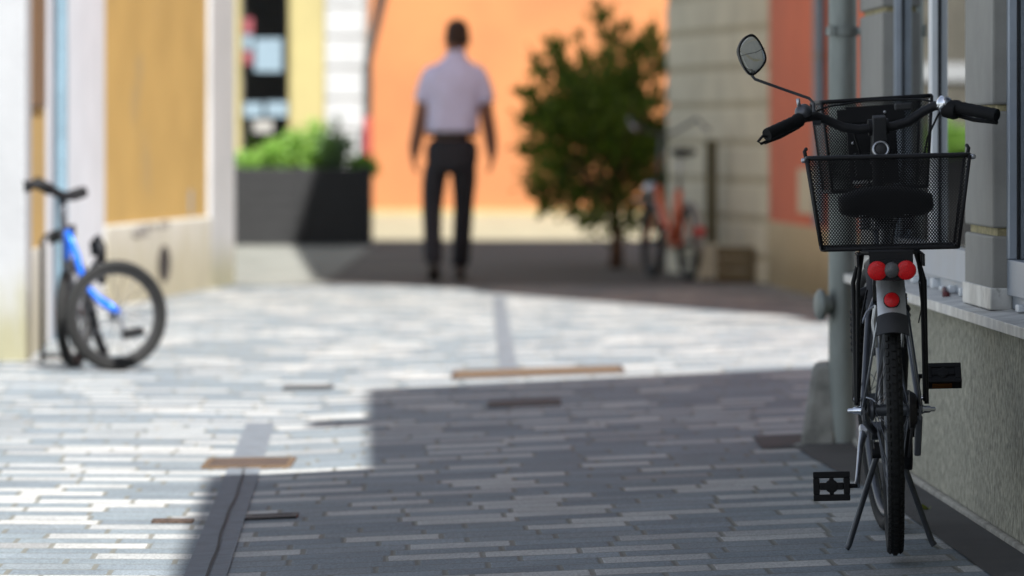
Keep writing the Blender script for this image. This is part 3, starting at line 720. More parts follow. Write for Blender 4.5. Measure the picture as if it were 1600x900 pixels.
plant(-1.68, 54.25, .64, .58, .18, 36, 'leaf_grey', 'tall loose grey green plant in front of the white corner blocks', True)
plant(-1.43, 54.35, .64, .17, .12, 30, 'leaf_bright', 'small bright green tuft at the planter end by the orange wall')
for i in range(4):
    plant(-4.3 + i * .38, 52.35, .74, .45, .26, 70, 'leaf_bright', ['leafy green plant at the far end of the planter around the house corner', 'second leafy green plant in the planter around the house corner', 'third leafy green plant in the planter around the house corner', 'leafy green plant at the street end of the planter around the corner'][i])

# ------------------------------------------------------------------ bicycles
def wheel(root, c, axis, Rr, tr, nspk=28, rim='alu', hubw=.05, name='wheel', detail=True, tread=False):
    c = Vector(c); ax = Vector(axis).normalized()
    b = MB(); b.ring(c, ax, Rr - tr, tr, 96, 14); t = b.build(name, 'tyre', root, smooth=True)
    if tread:
        u = ax.orthogonal().normalized(); v = ax.cross(u); q = MB()
        for i in range(110):
            a = 2 * math.pi * i / 110
            for k, sgn in enumerate((-1, 0, 1)):
                aa = a + (.5 if sgn else 0) * 2 * math.pi / 110
                d = u * math.cos(aa) + v * math.sin(aa); tt = ax.cross(d)
                bb = sgn * .75
                nrm = d * math.cos(bb) + ax * math.sin(bb)
                o = c + d * (Rr - tr) + nrm * (tr + .0002); s2 = nrm.cross(tt)
                q.hexa([o + tt * x * .0055 + s2 * y * .0045 + nrm * z for z in (-.002, .0028) for x, y in ((-1, -1), (1, -1), (1, 1), (-1, 1))])
        q.build('tread', 'tyre', t)
    b = MB(); b.ring(c, ax, Rr - 2 * tr - .006, .009, 72, 8, 1.3); b.build('rim', rim, t, smooth=True)
    b = MB(); b.lathe(c - ax * hubw, ax, [(.012, 0), (.024, .006), (.024, .012), (.014, .018), (.014, 2 * hubw - .018), (.024, 2 * hubw - .012), (.024, 2 * hubw - .006), (.012, 2 * hubw)], 16)
    b.build('hub', 'grey_metal', t, smooth='auto')
    u = ax.orthogonal().normalized(); v = ax.cross(u); b = MB()
    for i in range(nspk):
        a = 2 * math.pi * i / nspk; sg = 1 if i % 2 else -1; off = .5 * (1 if (i // 2) % 2 else -1)
        p = c + (u * math.cos(a + off) + v * math.sin(a + off)) * .022 + ax * sg * hubw * .7
        b.tube([p, c + (u * math.cos(a) + v * math.sin(a)) * (Rr - 2 * tr - .008)], .0011 if detail else .002, 5, cap=False)
    b.build('spokes', 'grey_metal', t)
    return t
def circ(c, ax, r, a0, a1, n):
    c = Vector(c); out = []
    for i in range(n + 1):
        a = a0 + (a1 - a0) * i / n; out.append(Vector((c.x, c.y - r * math.cos(a), c.z + r * math.sin(a))))
    return out
def fender(root, c, r, a0, a1, wdt, mat, name='fender'):       # a curved sheet following the wheel
    b = MB(); rings = []; n = 30; m = 8
    for i in range(n + 1):
        a = a0 + (a1 - a0) * i / n; ring_ = []
        for s in (0, 1):
            for k in range(m + 1):
                t = -1 + 2 * k / m
                if s: t = -t
                rr = r - .018 * t * t - (.0016 if s else 0)
                ring_.append(Vector((c[0] + t * wdt / 2, c[1] - rr * math.cos(a), c[2] + rr * math.sin(a))))
        rings.append(ring_)
    b.loft(rings); return b.build(name, mat, root, smooth='auto')
def basket(root, name, top, bot, zt, zb, matname='steelmesh', xf=None):      # top/bot: (x0,x1,y0,y1); open punched-steel basket
    b = MB(); uv = {}
    T = [(top[0], top[2]), (top[1], top[2]), (top[1], top[3]), (top[0], top[3])]
    B_ = [(bot[0], bot[2]), (bot[1], bot[2]), (bot[1], bot[3]), (bot[0], bot[3])]
    def quad(p, u):
        o = len(b.v); b.add(p, [(0, 1, 2, 3)])
        for i in range(4): uv[o + i] = u[i]
    h = zt - zb; off = 0
    for i in range(4):
        j = (i + 1) % 4
        p = [Vector((*B_[i], zb)), Vector((*B_[j], zb)), Vector((*T[j], zt)), Vector((*T[i], zt))]
        wb = (p[1] - p[0]).length; wt = (p[2] - p[3]).length
        quad(p, [(-wb / 2, 0), (wb / 2, 0), (wt / 2, h), (-wt / 2, h)])
    quad([Vector((*q, zb)) for q in B_], B_)
    b.uv = uv
    if xf: b.xform(xf)
    o = b.build(name, matname, root)
    b = MB(); rr = .0045
    def loop(z, c, r, rad):
        pts = []
        for (cx, cy, a0) in ((c[1] - rad, c[3] - rad, 0), (c[0] + rad, c[3] - rad, 90), (c[0] + rad, c[2] + rad, 180), (c[1] - rad, c[2] + rad, 270)):
            for k in range(5):
                a = R(a0 + 90 * k / 4); pts.append((cx + rad * math.cos(a), cy + rad * math.sin(a), z))
        b.tube(pts, r, 8, closed=True)
    loop(zt, top, .0052, .02); loop(zb, bot, .005, .02)
    for k in range(4): b.tube([(*B_[k], zb), (*T[k], zt)], .004, 6)
    if xf: b.xform(xf)
    b.build('rim', 'black', o, smooth=True)
    return o
def pedal_mb(c, ang, Wd=.09, Hd=.07, th=.022):
    b = MB(); t = .0155
    for x0, x1, y0, y1 in ((-Wd / 2, Wd / 2, -Hd / 2, -Hd / 2 + t), (-Wd / 2, Wd / 2, Hd / 2 - t, Hd / 2), (-Wd / 2, -Wd / 2 + t, -Hd / 2 + t, Hd / 2 - t), (Wd / 2 - t, Wd / 2, -Hd / 2 + t, Hd / 2 - t),
                           (-Wd / 2 + t, Wd / 2 - t, -.0085, .0085), (-.0055, .0055, .0085, Hd / 2 - t), (-.0055, .0055, -Hd / 2 + t, -.0085)):
        b.box(x0, x1, y0, y1, -th / 2, th / 2)
    b.lathe((0, 0, -th / 2 - .001), (0, 0, 1), [(.014, 0), (.016, .003), (.016, th - .001), (.014, th + .002)], 16)
    b.xform(Matrix.Translation(c) @ Matrix.Rotation(ang, 4, 'X')); return b

# --- the black bicycle parked by the shop
bk = empty('bicycle', (.896, 13.3, ground_z(.896, 13.3)), 'black bicycle seen from behind with two mesh baskets and a mirror on its stand', 'bicycle')
bk.rotation_euler = (0, R(-1.35), R(-2.4))
RA = Vector((0, 0, .359)); FA = Vector((0, 1.08, .337)); BB = Vector((0, .44, .288))
AX = Vector((0, -.342, .94)).normalized(); HP = Vector((0, .90, .72))
ST = Matrix.Translation(HP) @ Matrix.Rotation(R(6.5), 4, AX) @ Matrix.Translation(-HP)
wheel(bk, RA, (1, 0, 0), .337, .0195, 36, 'grey_metal', .055, tread=True)
CL = Vector((0, .775, 1.02))
STB = ST @ Matrix.Translation(CL + Vector((-.006, 0, 0))) @ Matrix.Rotation(R(-1.3), 4, 'Y') @ Matrix.Scale(.96, 4, (1, 0, 0)) @ Matrix.Translation(-CL)
wf_ax = ST.to_3x3() @ Vector((1, 0, 0))
wheel(bk, ST @ FA, wf_ax, .337, .0195, 36, 'grey_metal', .045)
# frame
b = MB()
b.tube([BB, (0, .36, .50), (0, .285, .72)], .0155, 16)
b.tube([(0, .925, .655), (0, .861, .83)], .018, 16)
b.tube([(0, .915, .69), (0, .80, .56), (0, .62, .38), BB], .019, 16)
b.tube([(0, .885, .76), (0, .72, .60), (0, .52, .50), (0, .35, .50)], .015, 16)
for s in (-1, 1):
    b.tube([(s * .035, .40, .29), (s * .055, .2, .32), (s * .066, .0, .359)], .009, 12)
    b.tube([(s * .012, .31, .64), (s * .045, .2, .57), (s * .066, .0, .359)], .0085, 12)
    b.box(s * .066 - .003, s * .066 + .003, -.025, .03, .335, .385)
b.tube([(-.04, .44, .288), (.04, .44, .288)], .022, 16)
b.build('frame', 'grey_metal', bk, smooth='auto')
# fork and suspension boots
b = MB()
for s in (-1, 1):
    b.tube([(s * .058, 1.08, .337), (s * .058, 1.0, .45), (s * .055, .955, .60)], [.012, .014, .015], 12)
b.tube([(-.06, .955, .60), (0, .945, .62), (.06, .955, .60)], .016, 12)
b.tube([(0, .945, .61), (0, .86, .84)], .014, 12)
b.xform(ST); fk = b.build('fork', 'black', bk, smooth='auto')
for s in (-1, 1):
    b = MB(); pts = []; rs = []
    for k in range(15):
        f = k / 14; pts.append((s * .0565, .995 - .04 * f, .46 + .11 * f)); rs.append(.021 if k % 2 else .017)
    b.tube(pts, rs, 14); b.xform(ST); b.build('fork_boot', 'rubber', fk, smooth='auto')
fender(bk, tuple(RA), .362, R(37), R(150), .066, 'fender')
fender(bk, tuple(ST @ FA), .36, R(20), R(120), .06, 'black')
# mud flap and reflector on the rear fender
fb_ = None
b = MB(); rings = []
for a, rr in ((40, .3655), (37, .367), (34, .369), (31, .371)):
    ring_ = []
    for s in (0, 1):
        for k in range(9):
            t = -1 + k / 4
            if s: t = -t
            r_ = rr - .016 * t * t + (0 if s else .004)
            ring_.append(Vector((t * (.036 + (40 - a) * .0002), RA.y - r_ * math.cos(R(a)), RA.z + r_ * math.sin(R(a)))))
    rings.append(ring_)
b.loft(rings); b.build('mud_flap', 'flap', bk, smooth='auto')
def refl(c, nrm, r, name, mat, parent, sx=1):
    b = MB(); b.lathe(c, nrm, [(r * 1.08, -.004), (r * 1.12, 0), (r * 1.08, .004)], 28)
    o = b.build(name + '_housing' if False else 'housing', 'black', parent, smooth='auto')
    b = MB(); b.lathe(c, nrm, [(r, .0042), (r * .97, .007), (r * .6, .010), (.001, .011)], 28); b.build(name, mat, parent, smooth='auto')
ra = R(46); rc = Vector((0, RA.y - .366 * math.cos(ra), RA.z + .366 * math.sin(ra)))
refl(rc, (0, -1, .35), .0175, 'reflector', 'red_lens', bk)
# fender stays
for s in (-1, 1):
    b = MB(); b.tube([(s * .07, 0, .352), (s * .052, -.14, .46), (s * .034, -.27, .575)], .0028, 8); b.build('fender_stay', 'alu', bk, smooth=True)
# rack
b = MB()
pl = [(-.062, .22, .735), (-.062, -.27, .735), (-.05, -.30, .735), (.05, -.30, .735), (.062, -.27, .735), (.062, .22, .735)]
b.tube(pl, .0055, 10)
for y in (-.22, -.12, -.02, .08, .18): b.tube([(-.062, y, .735), (.062, y, .735)], .0045, 8)
b.tube([(-.02, -.3, .735), (-.02, .2, .735)], .0045, 8); b.tube([(.02, -.3, .735), (.02, .2, .735)], .0045, 8)
for s in (-1, 1):
    b.tube([(s * .062, -.02, .735), (s * .083, -.02, .66), (s * .082, 0, .372)], .0055, 10)
    b.tube([(s * .062, -.16, .735), (s * .074, -.14, .66), (s * .078, -.005, .38)], .005, 10)
    b.tube([(s * .05, .22, .735), (s * .02, .285, .70)], .005, 8)
b.box(-.075, .075, -.26, -.03, .7275, .7305); b.box(-.078, -.073, -.27, .0, .70, .7275); b.box(.073, .078, -.27, .0, .70, .7275)
b.box(-.05, .05, -.305, -.30, .70, .735)
rk = b.build('rack', 'black', bk, smooth='auto')
# rear lamp: two red lenses round a clear one
b = MB(); rings = []
for y, sc_ in ((-.302, .9), (-.312, 1.0), (-.325, 1.0), (-.329, .93)):
    rings.append([Vector((math.copysign(abs(math.cos(a)) ** .7, math.cos(a)) * .056 * sc_, y, .693 + math.copysign(abs(math.sin(a)) ** .8, math.sin(a)) * .0235 * sc_)) for a in [2 * math.pi * i / 36 for i in range(36)]])
b.loft(rings); tl = b.build('rear_lamp', 'black', bk, smooth='auto')
for s in (-1, 1):
    b = MB(); b.lathe((s * .033, -.3295, .693), (0, -1, 0), [(.0222, 0), (.0222, .005), (.020, .0075), (.012, .009), (.001, .0095)], 28); b.build('red_lens', 'red_lens', tl, smooth='auto')
b = MB(); b.lathe((0, -.331, .694), (0, -1, 0), [(.0185, 0), (.0182, .004), (.015, .010), (.008, .0145), (.001, .016)], 24); b.build('clear_lens', 'lamp_lens', tl, smooth='auto')
# rear basket
rb = basket(bk, 'rear_basket', (-.186, .186, -.27, .03), (-.156, .156, -.25, .01), .952, .742)
for s in (-1, 1):
    b = MB(); b.tube([(s * .186, -.1, .945), (s * .190, -.1, .968), (s * .186, -.09, .974)], .0045, 8); b.build('handle_hook', 'black', rb, smooth=True)
    b = MB(); b.lathe((s * .193, -.262, .948), (s, 0, 0), [(.006, -.006), (.006, .004), (.003, .007)], 10); b.build('rim_plug', 'alu', rb, smooth=True)
# saddle
b = MB(); rings = []
for y, wd, zt, th in ((.055, .085, .862, .03), (.065, .105, .872, .055), (.10, .113, .882, .075), (.15, .108, .880, .07), (.20, .075, .874, .055), (.25, .045, .873, .045), (.30, .03, .874, .04), (.34, .024, .872, .035), (.355, .014, .866, .02)):
    ring_ = []
    for k in range(24):
        a = 2 * math.pi * k / 24; cx = math.copysign(abs(math.cos(a)) ** .8, math.cos(a)); sz = math.sin(a)
        z = zt + (sz - 1) * (.016 if sz > 0 else th * .5) - (.016 if sz <= 0 else 0) * .0 - .012 * cx * cx
        ring_.append(Vector((cx * wd, y, z)))
    rings.append(ring_)
b.loft(rings); sd_ = b.build('saddle', 'vinyl', bk, smooth=True)
b = MB()
for s in (-1, 1): b.tube([(s * .04, .09, .82), (s * .022, .15, .80), (s * .02, .24, .80), (s * .01, .32, .84)], .0035, 8)
b.build('rails', 'alu', sd_, smooth=True)
for s in (-1, 1):
    b = MB(); pts = []
    for k in range(60):
        a = k / 59 * 2 * math.pi * 6; pts.append((s * .05 + .014 * math.cos(a), .09 + .014 * math.sin(a), .78 + .055 * k / 59))
    b.tube(pts, .0025, 6); b.build('spring', 'alu', sd_, smooth=True)
b = MB(); b.tube([(0, .285, .72), (0, .245, .83)], .0135, 14); b.lathe((0, .232, .795), (1, 0, 0), [(.018, -.025), (.018, .025)], 14); b.lathe((0, .287, .705), (0, -.342, .94), [(.021, 0), (.021, .03)], 16)
b.build('seat_post', 'alu', bk, smooth='auto')
# stem, handlebar
b = MB()
b.tube([(0, .861, .83), (0, .822, .94)], .0145, 16)
b.tube([(0, .826, .93), (0, .80, .985), (0, .775, 1.025)], [.02, .018, .016], 14)
b.tube([(-.025, .775, 1.022), (.025, .775, 1.022)], .0205, 16)
b.xform(ST); sm = b.build('stem', 'black', bk, smooth='auto')
b = MB()
b.hexa([(-.018, .758, .965), (.018, .758, .965), (.018, .775, .965), (-.018, .775, .965), (-.016, .735, 1.045), (.016, .735, 1.045), (.016, .755, 1.052), (-.016, .755, 1.052)])
b.lathe((0, .768, .965), (0, -1, .2), [(.021, 0), (.021, .012), (.012, .018)], 22)
b.xform(ST); b.build('stem_lever', 'flap', sm, smooth='auto', bevel=.002)
def barpts(s): return [(0, .775, 1.02), (s * .045, .775, 1.02), (s * .085, .777, 1.028), (s * .125, .775, 1.05), (s * .155, .765, 1.062), (s * .185, .745, 1.060), (s * .2, .732, 1.056), (s * .302, .645, 1.026)]
b = MB(); b.tube(barpts(-1)[::-1][1:] + barpts(1)[1:-1], .0118, 14); b.xform(STB); hb = b.build('handlebar', 'bar_black', bk, smooth=True)
for s in (-1, 1):
    b = MB(); a_ = Vector((s * .20, .732, 1.056)); e_ = Vector((s * .297, .649, 1.0265)); n = 12
    b.tube([a_.lerp(e_, k / n) for k in range(n + 1)], [.0155 + (.0010 if k % 2 else 0) + (.002 if k in (0, 1) else 0) for k in range(n + 1)], 18)
    b.xform(STB); b.build('grip', 'rubber', hb, smooth='auto')
# brake lever tail sticking out past the left grip
b = MB(); b.tube([(-.298, .628, 1.012), (-.318, .612, 1.006), (-.326, .606, 1.012), (-.312, .62, 1.024), (-.298, .634, 1.022)], .0035, 8)
b.xform(STB); b.build('grip_loop', 'black', hb, smooth=True); b = MB()
b.tube([(-.19, .77, 1.05), (-.2, .78, 1.04), (-.25, .745, 1.02), (-.3, .68, 1.008)], [.008, .007, .006, .005], 8)
b.xform(STB); b.build('brake_lever', 'black', hb, smooth=True); b = MB()
b.tube([(.19, .77, 1.05), (.2, .78, 1.04), (.25, .745, 1.02), (.3, .68, 1.008)], [.008, .007, .006, .005], 8)
b.xform(STB); b.build('brake_lever', 'black', hb, smooth=True)
b = MB(); b.lathe((.192, .735, 1.05), (.72, -.62, -.22), [(.013, -.022), (.023, -.016), (.024, .01), (.021, .02)], 20); b.xform(STB); b.build('gear_shifter', 'rubber', hb, smooth='auto')
b = MB(); b.lathe((.178, .742, 1.066), (.3, -.45, .85), [(.017, -.018), (.0215, -.008), (.021, .005), (.016, .014), (.008, .018), (.001, .019)], 22); b.xform(STB); b.build('shifter_cover', 'chrome', hb, smooth='auto')
b = MB(); b.lathe((-.187, .745, 1.075), (-.1, -.35, .93), [(.008, -.012), (.021, -.008), (.023, 0), (.021, .008), (.013, .016), (.001, .018)], 24)
b.xform(STB); bl = b.build('bell', 'grey_metal', hb, smooth='auto')
b = MB(); b.tube([(-.197, .745, 1.085), (-.199, .74, 1.108)], .005, 8); b.xform(STB); b.build('bell_lever', 'alu', bl, smooth=True)
b = MB(); b.ring((0, .750, .967), (0, -1, .2), .0185, .0035, 24, 8); b.xform(ST); b.build('lever_ring', 'alu', sm, smooth=True)
# mirror
b = MB(); b.tube([(-.156, .76, 1.05), (-.157, .765, 1.085), (-.168, .765, 1.097), (-.24, .75, 1.124), (-.300, .735, 1.147), (-.308, .735, 1.157)], .0037, 10)
b.lathe((-.15, .76, 1.045), (1, 0, 0), [(.016, -.010), (.016, .010)], 14)
ma = b.build('mirror_arm', 'grey_metal', bk, smooth='auto')
MX, MY, MZ = -.306, .735, 1.206
_o = [((x - 166) / 2848, (221 - y) / 2848) for x, y in ((150, 72), (110, 95), (80, 135), (66, 185), (75, 235), (95, 290), (125, 340), (160, 366), (205, 342), (245, 300), (268, 255), (258, 195), (220, 118), (182, 76))]
outl = []
for k in range(len(_o)):        # rounded outline through the measured corner points
    p0, p1, p2, p3 = (_o[(k + q) % len(_o)] for q in (-1, 0, 1, 2))
    for t in (0, 1 / 3, 2 / 3):
        outl.append(tuple(.5 * (2 * p1[i] + (p2[i] - p0[i]) * t + (2 * p0[i] - 5 * p1[i] + 4 * p2[i] - p3[i]) * t * t + (3 * p1[i] - p0[i] - 3 * p2[i] + p3[i]) * t ** 3) for i in (0, 1)))
outl = outl[::-1]
def mring(sc_, dy, dx=0): return [Vector((MX + dx + x * sc_, MY + dy, MZ + z * sc_)) for x, z in outl]
def mirx(bm_): bm_.xform(Matrix.Translation((MX, MY, MZ)) @ Matrix.Rotation(R(13), 4, 'Z') @ Matrix.Rotation(R(2), 4, 'X') @ Matrix.Translation((-MX, -MY, -MZ))); return bm_
b = MB(); b.loft([mring(.35, .046, -.004), mring(.78, .038, -.003), mring(.97, .012, -.001), mring(1.0, 0), mring(1.0, -.004), mring(.93, -.0045), mring(.9, -.001)]); mirx(b)
mh = b.build('mirror', 'black', bk, smooth='auto')
b = MB(); b.loft([mring(.895, -.0030), mring(.86, -.0033), mring(.5, -.0041), mring(.05, -.0044)]); mirx(b); b.build('mirror_glass', 'mirror', mh, smooth=True)
b = MB(); b.tube([(MX - .030, MY - .0046, MZ - .001), (MX - .012, MY - .0056, MZ + .004), (MX + .008, MY - .0058, MZ + .007), (MX + .031, MY - .0044, MZ + .018)], .0006, 5); mirx(b); b.build('crack', 'black', mh)
# front basket with holder plate
fbk = basket(bk, 'front_basket', (-.120, .158, .915, 1.14), (-.104, .134, .93, 1.12), 1.092, .866, xf=ST)
b = MB(); b.box(-.062, .062, .905, .913, .88, 1.075); b.box(-.085, .085, .902, .9045, 1.035, 1.07); b.box(-.05, .05, .86, .904, .90, .96)
for x, z in ((-.05, 1.05), (.045, 1.055), (-.045, .99), (.05, .99), (-.045, .95), (.05, .95)): b.lathe((x, .9045, z), (0, -1, 0), [(.004, 0), (.004, .002)], 10)
b.xform(ST); hp = b.build('basket_holder', 'black', bk, smooth='auto', bevel=.003)
for x, z in ((.035, 1.058), (-.05, .985), (.052, .955), (.066, 1.072)): b = MB(); b.lathe((x, .9018, z), (0, -1, 0), [(.0035, 0), (.0035, .003), (.001, .004)], 10); b.xform(ST); b.build('screw', 'alu', hp, smooth='auto')
b = MB(); b.tube([(-.055, .908, .887), (-.004, .908, .887)], .0075, 10, flat=.5); b.xform(ST); b.build('reflector_strip', 'white_refl', fbk, smooth='auto')
b = MB(); b.box(.055, .1, .78, .80, 1.058, 1.075); b.xform(STB); b.build('lamp_bracket', 'flap', hb, bevel=.004)
# cables
b = MB(); b.tube([ST @ Vector(p) for p in ((.16, .76, 1.062), (.150, .78, 1.04), (.128, .82, .99), (.118, .86, .93))] + [Vector((.09, .88, .86)), Vector((.04, .89, .78)), Vector((.02, .86, .66))], .0026, 8); b.build('cable', 'black', bk, smooth=True)
b = MB(); b.tube([ST @ Vector(p) for p in ((.145, .80, 1.075), (.12, .86, 1.085), (.0, .89, 1.09), (-.11, .87, 1.08), (-.15, .79, 1.07))], .0025, 8); b.build('cable', 'black', bk, smooth=True)
b = MB(); b.tube([ST @ Vector(p) for p in ((-.06, .80, 1.02), (-.04, .85, .96), (-.02, .87, .90), (-.01, .89, .84))], .0025, 8); b.build('cable', 'black', bk, smooth=True)
b = MB(); b.tube([(.07, -.05, .74), (.076, -.09, .70), (.068, -.10, .66), (.072, -.12, .60), (.064, -.12, .565)], .0016, 6); b.build('cable', 'black', bk, smooth=True)
b = MB(); b.tube([(-.05, .02, .64), (-.065, -.02, .58), (-.075, .03, .50), (-.07, .06, .40)], .0025, 6); b.build('cable', 'black', bk, smooth=True)
# brake arms, axle nuts
for s in (-1, 1):
    b = MB(); b.lathe((s * .066, 0, .359), (s, 0, 0), [(.009, 0), (.011, .006), (.009, .010), (.0085, .022), (.0055, .026), (.0055, .034), (.003, .037)], 14)
    b.lathe((s * .07, .012, .385), (s, 0, 0), [(.005, 0), (.006, .012), (.004, .018)], 10)
    b.build('axle_nut', 'chrome', bk, smooth='auto')
b = MB()
for s in (-1, 1):
    b.tube([(s * .03, .155, .50), (s * .034, .15, .56), (s * .028, .15, .60)], .006, 8)
b.tube([(-.03, .15, .60), (-.05, .14, .585), (-.062, .12, .56)], .003, 6)
b.build('rim_brake', 'alu', bk, smooth='auto')
b = MB(); b.tube([(-.07, .03, .375), (-.062, .02, .39), (-.045, .0, .385), (-.028, -.02, .372)], .0025, 6); b.build('gear_cable', 'alu', bk, smooth=True)
# crankset, chain case, derailleur
b = MB(); b.lathe((.051, .44, .288), (1, 0, 0), [(.02, -.022), (.094, -.022), (.097, -.018), (.097, .003), (.094, .006), (.02, .006)], 48)
b.build('chain_guard', 'black', bk, smooth='auto')
b = MB(); n = 40; path = []
for i in range(n): 
    a = -math.pi / 2 + math.pi * i / (n - 1); path.append((.048, .44 + .078 * math.cos(a), .288 + .078 * math.sin(a)))
for i in range(n):
    a = math.pi / 2 + math.pi * i / (n - 1); path.append((.048, .0 + .035 * math.cos(a), .359 + .035 * math.sin(a)))
b.tube(path, .0042, 6, closed=True); b.build('chain', 'iron', bk, smooth=True)
b = MB(); b.lathe((.04, 0, .359), (1, 0, 0), [(.03, 0), (.045, .002), (.040, .012), (.034, .018), (.02, .02)], 28); b.build('sprocket', 'iron', bk, smooth='auto')
b = MB(); b.hexa([(.05, .0, .25), (.066, .0, .25), (.066, .04, .25), (.05, .04, .25), (.055, -.02, .345), (.072, -.02, .345), (.072, .015, .345), (.055, .015, .345)]); b.build('derailleur', 'grey_metal', bk, bevel=.004)
cd = Vector((0, .105, .125))
for s, sg in ((1, 1), (-1, -1)):
    e_ = BB + cd * sg + Vector((s * .078, 0, 0)); o_ = BB + Vector((s * .058, 0, 0))
    b = MB(); b.tube([o_, o_.lerp(e_, .3) + Vector((s * .003, 0, 0)), o_.lerp(e_, .7) + Vector((s * .002, 0, 0)), e_], [.016, .011, .009, .011], 12, flat=.65)
    b.lathe(o_ - Vector((s * .008, 0, 0)), (s, 0, 0), [(.017, 0), (.017, .016), (.01, .02)], 16)
    cr2 = b.build('crank', 'alu' if s < 0 else 'black', bk, smooth='auto')
    pc = e_ + Vector((s * .062, 0, 0))
    b = MB(); b.tube([e_, e_ + Vector((s * .02, 0, 0))], .006, 8)
    q = pedal_mb(pc, R(88) if s < 0 else R(40), .088, .07, .024); b.add(q.v, q.f)
    pd = b.build('pedal', 'rubber', cr2, bevel=.003)
    if s > 0:
        q = MB(); q.box(-.028, .02, -.0375, -.0352, -.006, .006); q.xform(Matrix.Translation(pc) @ Matrix.Rotation(R(40), 4, 'X')); q.build('reflector', 'amber', pd)
        q = MB(); q.box(-.032, .032, -.0232, .0232, -.009, .009); q.xform(Matrix.Translation(pc) @ Matrix.Rotation(R(40), 4, 'X')); q.build('pedal_tread', 'rubber', pd)
# double-leg stand
b = MB(); b.box(-.035, .035, .385, .43, .235, .262); b.tube([(-.04, .405, .235), (.04, .405, .235)], .012, 10); b.build('stand_bracket', 'black', bk, smooth='auto')
for s in (-1, 1):
    b = MB(); z0 = .003 + s * .002
    b.tube([(s * .026, .405, .235), (s * .045, .42, .18), (s * .100, .462, .012 + (.005 if s > 0 else .0)), (s * .106, .464, z0 + .003)], [.0078, .0075, .0075, .0085], 10); b.build('stand_leg', 'grey_metal', bk, smooth='auto')

# --- the blue folding bicycle by the left wall
bz = ground_z(-1.9, 25.72)
fbq = empty('folding_bicycle', (-1.845, 25.72, bz), 'folding bicycle with a curved blue frame tube leaning at the white house corner', 'bicycle'); O = fbq.location
def P(px, py, dy=0): return at(px, py, 25.72 + dy) - O
Wc = P(181, 490); Wc.z = .25
wax = Vector((math.sin(R(27)), -math.cos(R(27)), 0))
wheel(fbq, Wc, wax, .25, .025, 20, 'flap', .04, detail=False)
W2 = P(116, 490, .28); W2.z = .25
wheel(fbq, W2, Vector((.98, -.2, 0)), .25, .025, 20, 'flap', .04, detail=False)
hub = Wc + wax * .05
b = MB(); b.tube([P(106, 362), P(112, 378, -.01), P(120, 400, -.02), P(125, 420, -.03), P(132, 440, -.04), P(142, 455, -.05), P(158, 472, -.06), P(180, 487, -.06)], [.015, .014, .017, .014, .017, .014, .015, .013], 12)
b.tube([P(152, 462, .0), P(170, 474, -.05), P(192, 492, -.05)], .010, 10)
b.tube([P(106, 362, .02), P(104, 420, .15), P(103, 455, .25)], .016, 10)
b.build('frame', 'blue_frame', fbq, smooth=True)
b = MB(); b.tube([P(97, 305, .05), P(98, 340, .06), P(103, 380, .08), P(108, 440, .18), P(114, 490, .26)], [.02, .018, .022, .02, .014], 12); b.build('steering_post', 'grey_metal', fbq, smooth=True)
b = MB(); b.tube([P(44, 290, -.1), P(60, 287, -.08), P(75, 294, -.04), P(98, 306, .02), P(112, 306, .06), P(128, 301, .14)], .022, 12); hb2 = b.build('handlebar', 'black', fbq, smooth=True)
b = MB(); b.tube([P(42, 282, -.12), P(43, 300, -.12)], .016, 10); b.build('bar_end', 'rubber', hb2, smooth=True)
b = MB(); b.tube([P(56, 285, -.1), P(78, 296, -.04)], .028, 10); b.build('grip', 'rubber', hb2, smooth=True)
b = MB(); b.tube([P(114, 305, .07), P(130, 300, .14)], .027, 10); b.build('grip', 'rubber', hb2, smooth=True)
b = MB(); rings = []
for t_, wd in ((0, .03), (.2, .06), (.6, .06), (1, .025)):
    c = P(78, 372, .25).lerp(P(116, 360, .1), t_); rings.append([c + Vector((.2 * wd * math.cos(a), wd * math.cos(a), .03 * math.sin(a))) for a in [2 * math.pi * k / 14 for k in range(14)]])
b.loft(rings); b.build('saddle', 'vinyl', fbq, smooth=True)
b = MB(); b.tube([P(150, 400, .1), P(147, 380, .1), P(152, 374, .08), P(158, 385, .05), P(158, 410, .05)], .022, 10); b.tube([P(135, 440, .05), P(150, 412, .08), P(160, 440, .03)], .024, 10)
b.tube([P(140, 470, .03), P(150, 520, .06), P(164, 556, .08)], .022, 10); b.build('rear_triangle', 'black', fbq, smooth=True)
b = MB(); b.tube([hub, P(190, 508, -.12), P(200, 520, -.12)], .010, 10); ck = b.build('crank', 'grey_metal', fbq, smooth=True)
b = MB(); b.box(-.05, .05, -.03, .03, -.022, .022); b.xform(Matrix.Translation(P(208, 520, -.14)) @ Matrix.Rotation(R(-12), 4, 'Y')); b.build('pedal', 'rubber', ck, bevel=.012)
b = MB(); b.lathe(hub, wax, [(.02, 0), (.024, .01), (.018, .02), (.004, .024)], 16); b.build('hub_cap', 'chrome', fbq, smooth='auto')
# metal hoop the blue bicycle leans on
hz = ground_z(-2.15, 26.4)
b = MB(); pa, pb = at(66, 560, 26.66), at(100, 570, 26.66)
b.tube([(pa.x, 26.66, hz - .02), (pa.x, 26.66, .50), (pa.x + .015, 26.66, .53), (pb.x - .015, 26.66, .53), (pb.x, 26.66, .50), (pb.x, 26.66, hz - .02)], .012, 10)
b.tube([(pa.x, 26.66, hz + .03), (pb.x, 26.66, hz + .03)], .012, 10)
tag(b.build('bicycle_stand', 'iron', smooth=True, world=((pa.x + pb.x) / 2, 26.66, hz)), 'black metal hoop stand beside the folding bicycle at the wall', 'bike stand')

